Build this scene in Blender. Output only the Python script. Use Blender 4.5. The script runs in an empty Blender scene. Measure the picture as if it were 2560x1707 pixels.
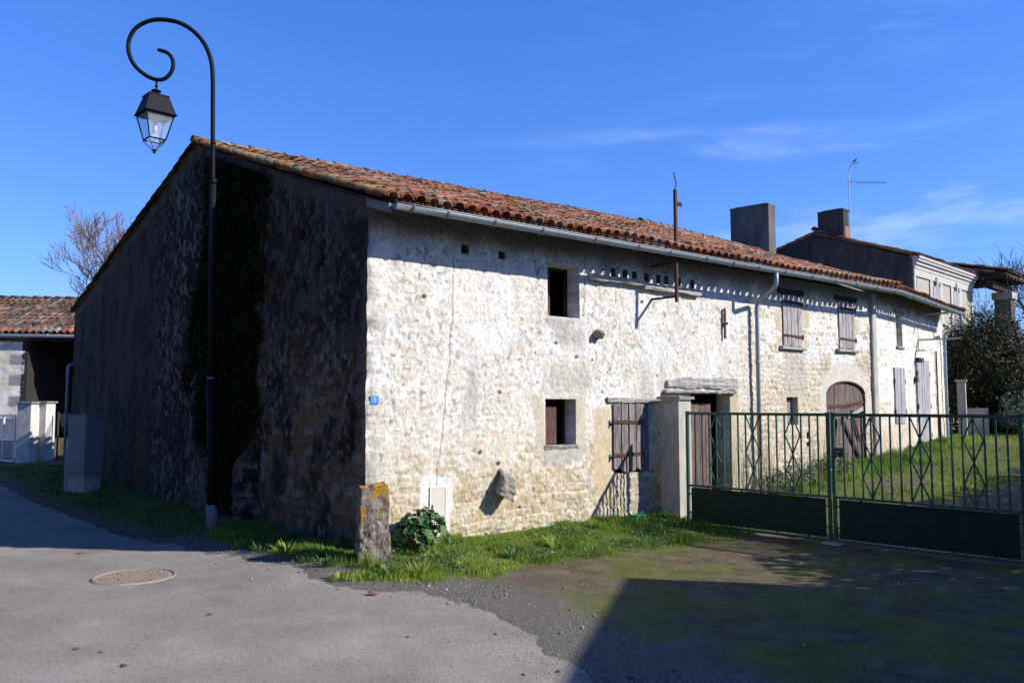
import bpy, math, random
import numpy as np
from mathutils import Vector, Matrix
random.seed(7); rng = np.random.default_rng(7)
scn = bpy.context.scene
COL = scn.collection
PI = math.pi
R = math.radians

# ------------------------------------------------------------------ frames
def V(x, y, z=0.0): return np.array([x, y, z], float)
UP = V(0, 0, 1)
K = V(-1.92, 10.87)                                   # street corner of the long barn
F1 = V(math.sin(R(50)), math.cos(R(50))); N1 = V(math.cos(R(50)), -math.sin(R(50)))
G1 = -N1
L1 = 13.8
B = K + F1 * L1                                        # bend of the facade
F2 = V(math.sin(R(40.5)), math.cos(R(40.5))); N2 = V(math.cos(R(40.5)), -math.sin(R(40.5)))
L2 = 6.6
GD = 16.4                                              # depth of the gable
RS = 6.7                                               # ridge position on the gable
def fa(t, o, z): return K + F1 * t + N1 * o + UP * z
def fb(t, o, z): return B + F2 * t + N2 * o + UP * z
def ga(s, o, z): return K + G1 * s - F1 * o + UP * z

# ------------------------------------------------------------------ noise (numpy)
def _h(i, j, s):
    n = (i.astype(np.int64) * 374761393 + j.astype(np.int64) * 668265263 + s * 974711) & 0x7fffffff
    n = ((n ^ (n >> 13)) * 1274126177) & 0x7fffffff
    n = (n ^ (n >> 16)) & 0xffffff
    return n / float(0xffffff)
def vn(x, y, s=0):
    x = np.asarray(x, float); y = np.asarray(y, float)
    xi = np.floor(x); yi = np.floor(y); fx = x - xi; fy = y - yi
    fx = fx * fx * (3 - 2 * fx); fy = fy * fy * (3 - 2 * fy)
    a = _h(xi, yi, s); b = _h(xi + 1, yi, s); c = _h(xi, yi + 1, s); d = _h(xi + 1, yi + 1, s)
    return (a * (1 - fx) + b * fx) * (1 - fy) + (c * (1 - fx) + d * fx) * fy
def fbm(x, y, s=0, o=4):
    r = 0; a = .5; t = 0
    for k in range(o):
        r = r + a * vn(x * 2 ** k + 17.3 * k, y * 2 ** k + 5.1 * k, s + k); t += a; a *= .5
    return r / t
def ss(a, b, x):
    t = np.clip((np.asarray(x, float) - a) / (b - a), 0, 1); return t * t * (3 - 2 * t)
def mix(a, b, f):
    f = np.asarray(f)[..., None]; return np.asarray(a) * (1 - f) + np.asarray(b) * f

# ------------------------------------------------------------------ terrain
def terrain(x, y):
    x = np.asarray(x, float); y = np.asarray(y, float)
    t = (x - K[0]) * F1[0] + (y - K[1]) * F1[1]; o = (x - K[0]) * N1[0] + (y - K[1]) * N1[1]
    d = np.hypot(np.maximum(-t, 0), np.maximum(o, 0))
    z = -.12 - .12 * ss(.1, 1.9, d)
    z = z - .05 * ss(-4, -8, x) * (1 - ss(15, 24, y))
    z = z + .40 * ss(6.5, 12.5, t) * (1 - ss(40, 80, t) * 0) + .50 * ss(12, 19.5, t)
    z = z + .50 * ss(27.5, 31.5, y) * ss(-3, -9, x) * (1 - ss(5, 8, t))
    z = z + .02 * (fbm(x * 1.3, y * 1.3, 3) - .5) * ss(.2, 1.2, roaddist(x, y))
    return z
ROADEDGE = np.array([(-40, 62), (-24, 38), (-18.6, 29), (-13.6, 22.2), (-10.1, 17.9), (-7.5, 15.0), (-5.7, 12.95), (-4.6, 12.0), (-3.7, 11.4), (-2.75, 10.6), (-2.15, 9.75),
                     (-1.7, 9.25), (-1.0, 9.35), (-.45, 8.9), (-.1, 8.3), (.25, 7.7), (.5, 7.0), (.75, 6.2), (1.3, 5.3), (2.6, 3.6), (4.2, 1.2), (5.2, -2), (5.6, -8), (5.6, -30)], float)
def polydist(x, y, P):
    x = np.asarray(x, float); y = np.asarray(y, float)
    best = np.full(np.broadcast(x, y).shape, 1e9); sg = np.zeros_like(best)
    for (ax, ay), (bx, by) in zip(P[:-1], P[1:]):
        dx, dy = bx - ax, by - ay; L = dx * dx + dy * dy
        u = np.clip(((x - ax) * dx + (y - ay) * dy) / L, 0, 1)
        qx = ax + u * dx; qy = ay + u * dy
        d = np.hypot(x - qx, y - qy); c = dx * (y - ay) - dy * (x - ax)
        m = d < best; best = np.where(m, d, best); sg = np.where(m, np.sign(c), sg)
    return best * sg                                    # + on the verge side
def roaddist(x, y): return polydist(x, y, ROADEDGE[1:-2])
def tz(x, y): return float(terrain(np.array([x]), np.array([y]))[0])

# ------------------------------------------------------------------ object helpers
def mesh_obj(name, verts, faces, mat, parent=None, smooth=False, attrs=None, uv=None):
    verts = np.asarray(verts, np.float64)
    off = np.zeros(3)
    p = parent
    while p is not None:
        off = off + np.array(p.location); p = p.parent
    verts = verts - off
    me = bpy.data.meshes.new(name)
    if isinstance(faces, np.ndarray):
        m, k = faces.shape
        me.vertices.add(len(verts)); me.vertices.foreach_set('co', verts.astype(np.float32).ravel())
        me.loops.add(m * k); me.loops.foreach_set('vertex_index', faces.astype(np.int32).ravel())
        me.polygons.add(m); me.polygons.foreach_set('loop_start', np.arange(0, m * k, k, dtype=np.int32))
        me.polygons.foreach_set('loop_total', np.full(m, k, np.int32))
        me.update(calc_edges=True)
    else:
        me.from_pydata([tuple(v) for v in verts], [], faces); me.update()
    for k_, a in (attrs or {}).items():
        a = np.asarray(a, np.float32)
        ca = me.color_attributes.new(k_, 'FLOAT_COLOR', 'POINT')
        buf = np.ones((len(verts), 4), np.float32); buf[:, :a.shape[1]] = a; ca.data.foreach_set('color', buf.ravel())
    if smooth: me.polygons.foreach_set('use_smooth', np.ones(len(me.polygons), bool))
    me.validate()
    if mat: me.materials.append(mat)
    o = bpy.data.objects.new(name, me); COL.objects.link(o)
    if parent is not None: o.parent = parent
    return o
def tag(o, label=None, cat=None, group=None, kind=None):
    if label: o['label'] = label
    if cat: o['category'] = cat
    if group: o['group'] = group
    if kind: o['kind'] = kind
    return o
def empty(name, loc, label, cat, group=None):
    o = bpy.data.objects.new(name, None); COL.objects.link(o); o.location = tuple(loc); o.empty_display_size = .2
    return tag(o, label, cat, group)

class MB:
    def __init__(s): s.v = []; s.f = []; s.c = []; s.cc = (1, 1, 1)
    def add(s, vs, fs):
        b = len(s.v)
        for v in vs: s.v.append(tuple(float(q) for q in v)); s.c.append(s.cc)
        for f in fs: s.f.append([b + i for i in f])
    def hexa(s, p):   # 8 corners: 4 bottom ccw, 4 top ccw
        s.add(p, [(0, 3, 2, 1), (4, 5, 6, 7), (0, 1, 5, 4), (1, 2, 6, 5), (2, 3, 7, 6), (3, 0, 4, 7)])
    def box(s, fr, a0, a1, b0, b1, c0, c1, j=0.0):
        """box in a frame function fr(a,b,c)"""
        q = lambda: random.uniform(-j, j) if j else 0
        s.hexa([fr(a0 + q(), b0 + q(), c0 + q()), fr(a1 + q(), b0 + q(), c0 + q()), fr(a1 + q(), b1 + q(), c0 + q()), fr(a0 + q(), b1 + q(), c0 + q()),
                fr(a0 + q(), b0 + q(), c1 + q()), fr(a1 + q(), b0 + q(), c1 + q()), fr(a1 + q(), b1 + q(), c1 + q()), fr(a0 + q(), b1 + q(), c1 + q())])
    def tube(s, pts, r, seg=8, cap=True):
        pts = [np.array(p, float) for p in pts]; n = len(pts)
        rr = list(r) if hasattr(r, '__len__') else [r] * n
        tang = [pts[min(i + 1, n - 1)] - pts[max(i - 1, 0)] for i in range(n)]
        tang = [t / (np.linalg.norm(t) + 1e-12) for t in tang]
        a = np.cross(tang[0], V(0, 0, 1));
        if np.linalg.norm(a) < .1: a = np.cross(tang[0], V(1, 0, 0))
        a /= np.linalg.norm(a); vs = []
        for i in range(n):
            a = a - tang[i] * (a @ tang[i]); a /= (np.linalg.norm(a) + 1e-12); b = np.cross(tang[i], a)
            for k in range(seg):
                w = 2 * PI * k / seg; vs.append(pts[i] + (a * math.cos(w) + b * math.sin(w)) * rr[i])
        fs = []
        for i in range(n - 1):
            for k in range(seg):
                k2 = (k + 1) % seg; fs.append((i * seg + k, i * seg + k2, (i + 1) * seg + k2, (i + 1) * seg + k))
        if cap: fs.append(tuple(reversed(range(seg)))); fs.append(tuple(range((n - 1) * seg, n * seg)))
        s.add(vs, fs)
    def lathe(s, c, prof, seg=16):
        c = np.array(c, float); vs = []; fs = []
        for r, z in prof:
            for k in range(seg):
                w = 2 * PI * k / seg; vs.append(c + V(r * math.cos(w), r * math.sin(w), z))
        for i in range(len(prof) - 1):
            for k in range(seg):
                k2 = (k + 1) % seg; fs.append((i * seg + k, i * seg + k2, (i + 1) * seg + k2, (i + 1) * seg + k))
        fs.append(tuple(reversed(range(seg)))); fs.append(tuple(range((len(prof) - 1) * seg, len(prof) * seg)))
        s.add(vs, fs)
    def build(s, name, mat, parent=None, smooth=False, col=False):
        return mesh_obj(name, np.array(s.v), s.f, mat, parent, smooth, {'Col': np.array(s.c)} if col else None)

# ------------------------------------------------------------------ materials
class NT:
    def __init__(s, name, rough=.9, metal=0., spec=.3):
        s.m = bpy.data.materials.new(name); s.m.use_nodes = True; s.t = s.m.node_tree; s.n = s.t.nodes
        s.b = s.n['Principled BSDF']; s.b.inputs['Roughness'].default_value = rough
        s.b.inputs['Metallic'].default_value = metal; s.b.inputs['Specular IOR Level'].default_value = spec
    def N(s, ty, **kw):
        n = s.n.new(ty)
        for k, v in kw.items():
            if k in n.inputs.keys(): n.inputs[k].default_value = v
            else: setattr(n, k, v)
        return n
    def L(s, a, b): s.t.links.new(a, b)
    def coord(s, scale=(1, 1, 1), geo=False):
        if geo: g = s.N('ShaderNodeNewGeometry'); src = g.outputs['Position']
        else: g = s.N('ShaderNodeTexCoord'); src = g.outputs['Object']
        m = s.N('ShaderNodeMapping'); m.inputs['Scale'].default_value = scale; s.L(src, m.inputs['Vector']); return m.outputs['Vector']
    def noise(s, vec, scale, detail=4, rough=.6):
        n = s.N('ShaderNodeTexNoise', Scale=scale, Detail=detail, Roughness=rough); s.L(vec, n.inputs['Vector']); return n.outputs['Fac']
    def ramp(s, fac, stops):
        r = s.N('ShaderNodeValToRGB'); e = r.color_ramp.elements
        while len(e) < len(stops): e.new(.5)
        for k, (p, c) in enumerate(stops):
            e[k].position = p; e[k].color = (c, c, c, 1) if isinstance(c, (int, float)) else (*c, 1)
        s.L(fac, r.inputs['Fac']); return r.outputs['Color']
    def mixc(s, f, a, b, mode='MIX'):
        m = s.N('ShaderNodeMix', data_type='RGBA', blend_type=mode)
        for i, v in ((0, f), (6, a), (7, b)):
            if hasattr(v, 'is_linked'): s.L(v, m.inputs[i])
            elif isinstance(v, (int, float)) : m.inputs[i].default_value = v
            else: m.inputs[i].default_value = (*v, 1)
        return m.outputs[2]
    def bump(s, h, strength=.5, dist=.01):
        b = s.N('ShaderNodeBump', Strength=strength, Distance=dist); s.L(h, b.inputs['Height']); s.L(b.outputs['Normal'], s.b.inputs['Normal']); return b
    def out(s, col): s.L(col, s.b.inputs['Base Color']); return s.m

def m_wall(name, spots=.5, b=.8, dk=(.17, .15, .12), lt=(.84, .83, .80), la=.35):
    n = NT(name, .95, spec=.1); a = n.N('ShaderNodeVertexColor', layer_name='Col').outputs['Color']
    v = n.coord(); v2 = n.coord((1, 1, .8))
    f1 = n.noise(v2, 26, 8, .8); f2 = n.noise(v, 40, 6, .75); f3 = n.noise(v, 7, 5, .65); f4 = n.noise(v2, 19, 8, .8)
    c = n.mixc(1, a, n.ramp(f1, [(.36, 1 - spots), (.45, .92), (.60, 1.10)]), 'MULTIPLY')
    c = n.mixc(1, c, n.ramp(f3, [(.3, .90), (.55, 1.0), (.8, 1.02)]), 'MULTIPLY')
    c = n.mixc(n.ramp(f4, [(.555, 0.), (.585, la)]), c, lt)
    c = n.mixc(n.ramp(f2, [(.375, .75), (.405, 0.)]), c, dk)
    mm = n.N('ShaderNodeMath', operation='ADD'); n.L(f1, mm.inputs[0]); n.L(f2, mm.inputs[1])
    n.bump(mm.outputs[0], b, .03); return n.out(c)
def m_tile():
    n = NT('terracotta', .9, spec=.15); a = n.N('ShaderNodeVertexColor', layer_name='Col').outputs['Color']; v = n.coord()
    c = n.mixc(1, a, n.ramp(n.noise(v, 14, 4), [(.3, .6), (.6, 1.1)]), 'MULTIPLY')
    c = n.mixc(1, c, n.ramp(n.noise(v, .9, 5, .65), [(.38, .55), (.55, 1.)]), 'MULTIPLY')
    c = n.mixc(n.ramp(n.noise(v, 21, 5, .7), [(.55, 0.), (.62, .8)]), c, (.27, .24, .195))
    c = n.mixc(n.ramp(n.noise(v, 9, 5, .7), [(.62, 0.), (.68, .7)]), c, (.03, .026, .022))
    n.bump(n.noise(v, 60, 4), .5, .01); return n.out(c)
def m_simple(name, col, rough=.8, metal=0., var=.25, scale=12, stretch=(1, 1, 1), bmp=.2, spec=.3, bd=.005):
    n = NT(name, rough, metal, spec); v = n.coord(stretch); f = n.noise(v, scale, 5, .65)
    c = n.mixc(1, col, n.ramp(f, [(.3, 1 - var), (.7, 1 + var * .6)]), 'MULTIPLY')
    if bmp: n.bump(f, bmp, bd)
    return n.out(c)
def m_wood(name, c1, c2, rough=.85, sc=(1, 1, .06)):
    n = NT(name, rough, spec=.2); v = n.coord(sc); v1 = n.coord()
    f = n.noise(v, 60, 5, .7); g = n.noise(n.coord((1, 1, .25)), 7, 4)
    c = n.mixc(n.ramp(f, [(.35, 0.), (.62, 1.)]), c1, c2)
    c = n.mixc(1, c, n.ramp(g, [(.3, .65), (.65, 1.1)]), 'MULTIPLY')
    n.bump(f, .7, .01); return n.out(c)
def m_leafy(name, c1, c2, c3, rough=.5, spec=.4, trans=.25):
    n = NT(name, rough, spec=spec); a = n.N('ShaderNodeVertexColor', layer_name='Col').outputs['Color']
    s = n.N('ShaderNodeSeparateColor'); n.L(a, s.inputs[0])
    c = n.ramp(s.outputs[0], [(0., c1), (.55, c2), (1., c3)])
    n.L(c, n.b.inputs['Base Color'])
    t = n.N('ShaderNodeBsdfTranslucent'); n.L(c, t.inputs['Color'])
    mx = n.N('ShaderNodeMixShader'); mx.inputs[0].default_value = trans
    o = n.n['Material Output']; n.L(n.b.outputs[0], mx.inputs[1]); n.L(t.outputs[0], mx.inputs[2]); n.L(mx.outputs[0], o.inputs[0])
    return n.m
M = {}
M['wall'] = m_wall('limewashed_rubble', .45, .45, (.20, .17, .125), (.82, .79, .73), .30)
M['gable'] = m_wall('blackened_rubble', .5, .8, (.012, .012, .011), (.24, .235, .225), .30)
M['tile'] = m_tile()
M['zinc'] = m_simple('zinc', (.24, .28, .31), .5, .35, .18, 6, (1, 1, 1), 0)
M['pvc'] = m_simple('painted_pipe', (.30, .37, .44), .45, .1, .15, 5, (1, 1, .4), 0)
M['woodgrey'] = m_wood('weathered_wood', (.12, .10, .10), (.54, .50, .51))
M['woodred'] = m_wood('faded_red_wood', (.055, .03, .028), (.20, .095, .085))
M['woodbrown'] = m_wood('brown_weathered_wood', (.055, .035, .03), (.24, .165, .15))
M['woodmid'] = m_wood('grey_brown_planks', (.07, .055, .052), (.34, .30, .295))
M['woodarch'] = m_wood('dark_door_planks', (.055, .04, .036), (.24, .18, .165))
M['beam'] = m_wood('bleached_beam', (.20, .18, .165), (.50, .47, .44), sc=(.07, .07, 1))
M['woodpale'] = m_wood('pale_gap_wood', (.24, .22, .20), (.50, .47, .43))
M['wooddark'] = m_wood('dark_wood', (.02, .017, .015), (.06, .05, .045))
M['lavender'] = m_wood('grey_mauve_paint', (.29, .285, .305), (.41, .40, .425))
M['iron'] = m_simple('rusty_iron', (.10, .045, .035), .85, .2, .5, 30)
M['green'] = m_simple('green_gate_paint', (.03, .095, .08), .45, 0, .3, 9, (1, 1, 1), .05)
M['greendark'] = m_simple('dark_green_sheet', (.008, .026, .020), .7, 0, .3, 7, (1, 1, 1), .05)
M['black'] = m_simple('black_lamp_paint', (.010, .012, .015), .6, 0, .2, 12, (1, 1, 1), 0, .1)
M['concrete'] = m_simple('old_render', (.42, .40, .36), .95, 0, .35, 7, (1, 1, .4), .4)
M['concretegrey'] = m_simple('grey_block', (.22, .23, .24), .95, 0, .25, 10)
M['pillarwhite'] = m_simple('pillar_render', (.56, .545, .51), .95, 0, .3, 5, (1, 1, .4))
M['whitewall'] = m_simple('white_render', (.46, .45, .425), .95, 0, .12, 3)
M['beigewall'] = m_simple('beige_render', (.40, .36, .29), .95, 0, .12, 4)
M['darkgable'] = m_simple('dark_render', (.055, .055, .058), .95, 0, .45, 4, (1, 1, .3))  # one near-black tone for the far gable and its chimney
M['chim'] = m_simple('chimney_render', (.12, .11, .098), .95, 0, .45, 3, (1, 1, .25), .4)
M['brick'] = m_simple('orange_brick', (.45, .17, .09), .9, 0, .4, 20)
M['plaster'] = m_simple('smooth_lime_patch', (.66, .63, .57), .95, 0, .12, 6, (1, 1, 1), .3)
M['panel'] = m_simple('cream_metal', (.56, .53, .48), .6, 0, .05, 10, (1, 1, 1), 0)
M['cabinet'] = m_simple('grey_plastic', (.20, .215, .235), .6, 0, .08, 4, (1, 1, 1), 0)
M['blue'] = m_simple('blue_enamel', (.055, .26, .52), .4, 0, .15, 20, (1, 1, 1), 0)
M['white'] = m_simple('white_paint', (.75, .75, .74), .5, 0, .06, 10, (1, 1, 1), 0)
M['digit'] = m_simple('pale_digit', (.42, .62, .72), .5, 0, .06, 10, (1, 1, 1), 0)
M['bark'] = m_simple('pale_twigs', (.23, .16, .115), .9, 0, .3, 20)
M['barkdark'] = m_simple('dark_twigs', (.075, .055, .055), .9, 0, .3, 20)
M['straw'] = m_simple('dry_stalk', (.36, .28, .17), .9, 0, .3, 20)
M['hole'] = m_simple('unlit_interior', (.03, .028, .026), .95, 0, .3, 8)  # near-black stands in for the unlit inside of openings
M['alu'] = m_simple('aluminium', (.35, .35, .36), .4, .8, .1, 8, (1, 1, 1), 0)
M['bird'] = m_simple('dark_feathers', (.04, .04, .045), .8, 0, .3, 40)
M['leafbrown'] = m_simple('dead_leaf', (.16, .07, .03), .8, 0, .4, 40)
M['greenplastic'] = m_simple('green_plastic', (.02, .30, .14), .5, 0, .1, 10, (1, 1, 1), 0)
M['cast'] = m_simple('dark_cast_iron', (.07, .065, .06), .7, .3, .4, 20)
M['cover'] = m_simple('tan_cover', (.36, .28, .22), .9, 0, .5, 26)
def m_lichenstone():
    n = NT('lichen_stone', .95, spec=.1); v = n.coord()
    c = n.mixc(n.ramp(n.noise(v, 11, 7, .75), [(.40, 0.), (.60, 1.)]), (.13, .11, .09), (.42, .37, .32))
    s = n.N('ShaderNodeSeparateXYZ'); n.L(v, s.inputs[0])
    zz = n.N('ShaderNodeMapRange'); n.L(s.outputs[2], zz.inputs[0]); zz.inputs[1].default_value = .25; zz.inputs[2].default_value = .95
    zz.inputs[3].default_value = -.12; zz.inputs[4].default_value = .08
    ad = n.N('ShaderNodeMath', operation='ADD'); n.L(n.noise(v, 6.5, 5, .65), ad.inputs[0]); n.L(zz.outputs[0], ad.inputs[1])
    c = n.mixc(n.ramp(ad.outputs[0], [(.515, 0.), (.555, 1.)]), c, (.50, .27, .04))
    n.bump(n.noise(v, 24, 6, .75), 1., .04); return n.out(c)
M['guard'] = m_lichenstone()
M['rock'] = m_simple('grey_limestone', (.26, .235, .205), .95, 0, .55, 12, (1, 1, 1), .9, .1, .03)
_n = NT('pebbles', .9, spec=.2); _n.out(_n.N('ShaderNodeVertexColor', layer_name='Col').outputs['Color']); M['pebble'] = _n.m
def m_glass():
    n = NT('lantern_glass', .08, spec=.5); n.b.inputs['Base Color'].default_value = (.75, .82, .9, 1)
    n.b.inputs['Transmission Weight'].default_value = 0; n.b.inputs['Alpha'].default_value = .2; n.b.inputs['Roughness'].default_value = .25
    return n.m
M['glass'] = m_glass()
M['lampin'] = m_simple('white_reflector', (.50, .51, .54), .5, 0, .05, 10, (1, 1, 1), 0)
M['grass'] = m_leafy('grass_blades', (.035, .09, .008), (.17, .31, .028), (.46, .44, .13), .6, .3, .35)
M['ivy'] = m_leafy('ivy_leaves', (.006, .009, .004), (.018, .032, .010), (.045, .07, .025), .8, .08, .1)
M['mallow'] = m_leafy('broad_leaves', (.03, .085, .022), (.055, .14, .035), (.13, .22, .07), .45, .45, .25)
M['laurel'] = m_leafy('glossy_leaves', (.016, .026, .009), (.045, .062, .020), (.13, .11, .045), .6, .2, .12)
M['variegated'] = m_leafy('pale_leaves', (.05, .11, .03), (.14, .22, .09), (.62, .66, .58), .35, .5, .2)
M['hedge'] = m_leafy('hedge_leaves', (.02, .05, .012), (.05, .10, .02), (.09, .15, .03), .5, .4, .2)

def m_asphalt():
    n = NT('worn_asphalt', .9, spec=.2); v = n.coord(); f = n.noise(v, 60, 6, .9); g = n.noise(v, .55, 5, .6); h = n.noise(v, 2.6, 4)
    w = n.N('ShaderNodeTexVoronoi', Scale=95.); n.L(v, w.inputs['Vector'])
    c = n.mixc(n.ramp(g, [(.35, 0.), (.65, 1.)]), (.215, .19, .165), (.305, .272, .238))
    c = n.mixc(1, c, n.ramp(f, [(.34, .45), (.5, 1.), (.66, 1.6)]), 'MULTIPLY')
    c = n.mixc(1, c, n.ramp(h, [(.3, .86), (.7, 1.06)]), 'MULTIPLY')
    c = n.mixc(n.ramp(w.outputs['Color'], [(.86, 0.), (.93, .35)]), c, (.12, .115, .12))
    n.bump(f, .55, .012); return n.out(c)
M['asphalt'] = m_asphalt()
def m_ground():
    n = NT('earth_gravel_moss', .95, spec=.1); v = n.coord(); a = n.N('ShaderNodeVertexColor', layer_name='Col').outputs['Color']
    s = n.N('ShaderNodeSeparateColor'); n.L(a, s.inputs[0])
    f = n.noise(v, 55, 4, .75); g = n.noise(v, 3.2, 6, .65); k = n.noise(v, 14, 5, .7)
    dirt = n.mixc(n.ramp(g, [(.35, 0.), (.65, 1.)]), (.085, .065, .038), (.165, .136, .086))
    grav = n.mixc(n.ramp(f, [(.3, 0.), (.7, 1.)]), (.045, .039, .033), (.23, .21, .185))
    c = n.mixc(s.outputs[1], dirt, grav)
    c = n.mixc(1, c, n.ramp(f, [(.28, .6), (.72, 1.3)]), 'MULTIPLY')
    ad = n.N('ShaderNodeMath', operation='ADD'); n.L(n.noise(v, 22, 8, .8), ad.inputs[0]); n.L(s.outputs[0], ad.inputs[1])
    moss = n.mixc(g, (.055, .07, .014), (.17, .18, .045))
    c = n.mixc(n.ramp(ad.outputs[0], [(.74, 0.), (1.0, .85)]), c, moss)
    n.bump(f, .6, .02); return n.out(c)
M['ground'] = m_ground()

# ------------------------------------------------------------------ camera, sky, sun
cam = bpy.data.cameras.new('camera'); co = bpy.data.objects.new('camera', cam); COL.objects.link(co); scn.camera = co
cam.sensor_width = 36.; cam.lens = 36. * 1898 / 2352; cam.clip_end = 3000
co.location = (0, 0, 1.8); co.rotation_euler = (R(90) + math.atan(141 / 1898.), 0, 0)
AZ = -13.; EL = 32.
sd = V(math.cos(R(AZ)) * math.cos(R(EL)), math.sin(R(AZ)) * math.cos(R(EL)), math.sin(R(EL)))
sl = bpy.data.lights.new('sun', 'SUN'); sl.energy = 5.0; sl.angle = R(.5); sl.color = (1., .94, .84)
so = bpy.data.objects.new('sun', sl); COL.objects.link(so); so.rotation_euler = Vector(sd).to_track_quat('Z', 'Y').to_euler()
so.location = (20, -5, 30)
wd = bpy.data.worlds.new('World'); scn.world = wd; wd.use_nodes = True; wt = wd.node_tree; wn = wt.nodes
bg = wn['Background']; sk = wn.new('ShaderNodeTexSky'); sk.sky_type = 'NISHITA'; sk.sun_disc = False
sk.sun_elevation = R(EL); sk.sun_rotation = R(90 - AZ); sk.air_density = 1.25; sk.dust_density = .25; sk.ozone_density = 3.2; sk.altitude = 100
bg.inputs['Strength'].default_value = .085
hs = wn.new('ShaderNodeHueSaturation'); hs.inputs['Saturation'].default_value = 1.08; hs.inputs['Value'].default_value = 1.0
tint = wn.new('ShaderNodeMix'); tint.data_type = 'RGBA'; tint.blend_type = 'MULTIPLY'; tint.inputs[0].default_value = 1; tint.inputs[7].default_value = (.95, 1.27, 2.3, 1)
gm_ = wn.new('ShaderNodeGamma'); gm_.inputs[1].default_value = .86; wt.links.new(sk.outputs[0], gm_.inputs[0]); wt.links.new(gm_.outputs[0], tint.inputs[6]); wt.links.new(tint.outputs[2], hs.inputs['Color'])
# cirrus: noise in the direction of view (a function of sky direction only)
tc = wn.new('ShaderNodeTexCoord'); sp = wn.new('ShaderNodeSeparateXYZ'); wt.links.new(tc.outputs['Generated'], sp.inputs[0])
def wm(op, a, b=None, c=None):
    m = wn.new('ShaderNodeMath'); m.operation = op
    for i, q in enumerate((a, b, c)):
        if q is None: continue
        if isinstance(q, (int, float)): m.inputs[i].default_value = q
        else: wt.links.new(q, m.inputs[i])
    return m.outputs[0]
ya = wm('MAXIMUM', sp.outputs[1], .05)
u_ = wm('DIVIDE', sp.outputs[0], ya); v_ = wm('DIVIDE', sp.outputs[2], ya)
def wnoise(su, sv, tilt, off, det=6):
    cb = wn.new('ShaderNodeCombineXYZ'); vv = wm('SUBTRACT', v_, wm('MULTIPLY', u_, tilt))
    wt.links.new(wm('MULTIPLY', u_, su), cb.inputs[0]); wt.links.new(wm('MULTIPLY', vv, sv), cb.inputs[1]); cb.inputs[2].default_value = off
    nn = wn.new('ShaderNodeTexNoise'); nn.inputs['Scale'].default_value = 1; nn.inputs['Detail'].default_value = det; nn.inputs['Roughness'].default_value = .6
    nn.inputs['Distortion'].default_value = .3
    wt.links.new(cb.outputs[0], nn.inputs['Vector']); return nn.outputs['Fac']
def wr(x, a, b, lo=0., hi=1.):
    m = wn.new('ShaderNodeMapRange'); m.interpolation_type = 'SMOOTHSTEP'; wt.links.new(x, m.inputs[0])
    for i, q in enumerate((a, b, lo, hi)): m.inputs[i + 1].default_value = q
    return m.outputs[0]
soft = wm('MULTIPLY', wr(wnoise(3.2, 15, .10, 3.), .47, .74), wm('MULTIPLY', wr(u_, -.02, .25), wm('MULTIPLY', wr(v_, .06, .2, .5, 1.), wr(v_, .27, .36, 1., .12))))
wisp = wm('MULTIPLY', wr(wnoise(5, 26, .0, 9.), .60, .80), wm('MULTIPLY', wr(u_, -.15, -.05), wr(v_, .3, .42)))
vt = wm('SUBTRACT', v_, wm('ADD', .322, wm('MULTIPLY', u_, .045)))
trail = wm('MULTIPLY', wr(wm('ABSOLUTE', vt), .0, .014, 1., 0.), wm('MULTIPLY', wr(wnoise(6, 30, .03, 5.), .32, .6), wm('MULTIPLY', wr(u_, -.1, .1), wr(u_, .5, .3))))
cl = wm('MINIMUM', wm('ADD', wm('MULTIPLY', soft, .42), wm('ADD', wm('MULTIPLY', wisp, .16), wm('MULTIPLY', trail, .15))), .6)
mx = wn.new('ShaderNodeMix'); mx.data_type = 'RGBA'; wt.links.new(cl, mx.inputs[0]); wt.links.new(hs.outputs[0], mx.inputs[6]); mx.inputs[7].default_value = (6.2, 7.8, 11.0, 1)
wt.links.new(mx.outputs[2], bg.inputs['Color'])
scn.view_settings.view_transform = 'Standard'; scn.view_settings.look = 'None'; scn.view_settings.exposure = .45; scn.view_settings.gamma = 1
scn.cycles.max_bounces = 6; scn.cycles.diffuse_bounces = 3; scn.cycles.transparent_max_bounces = 12

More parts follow.
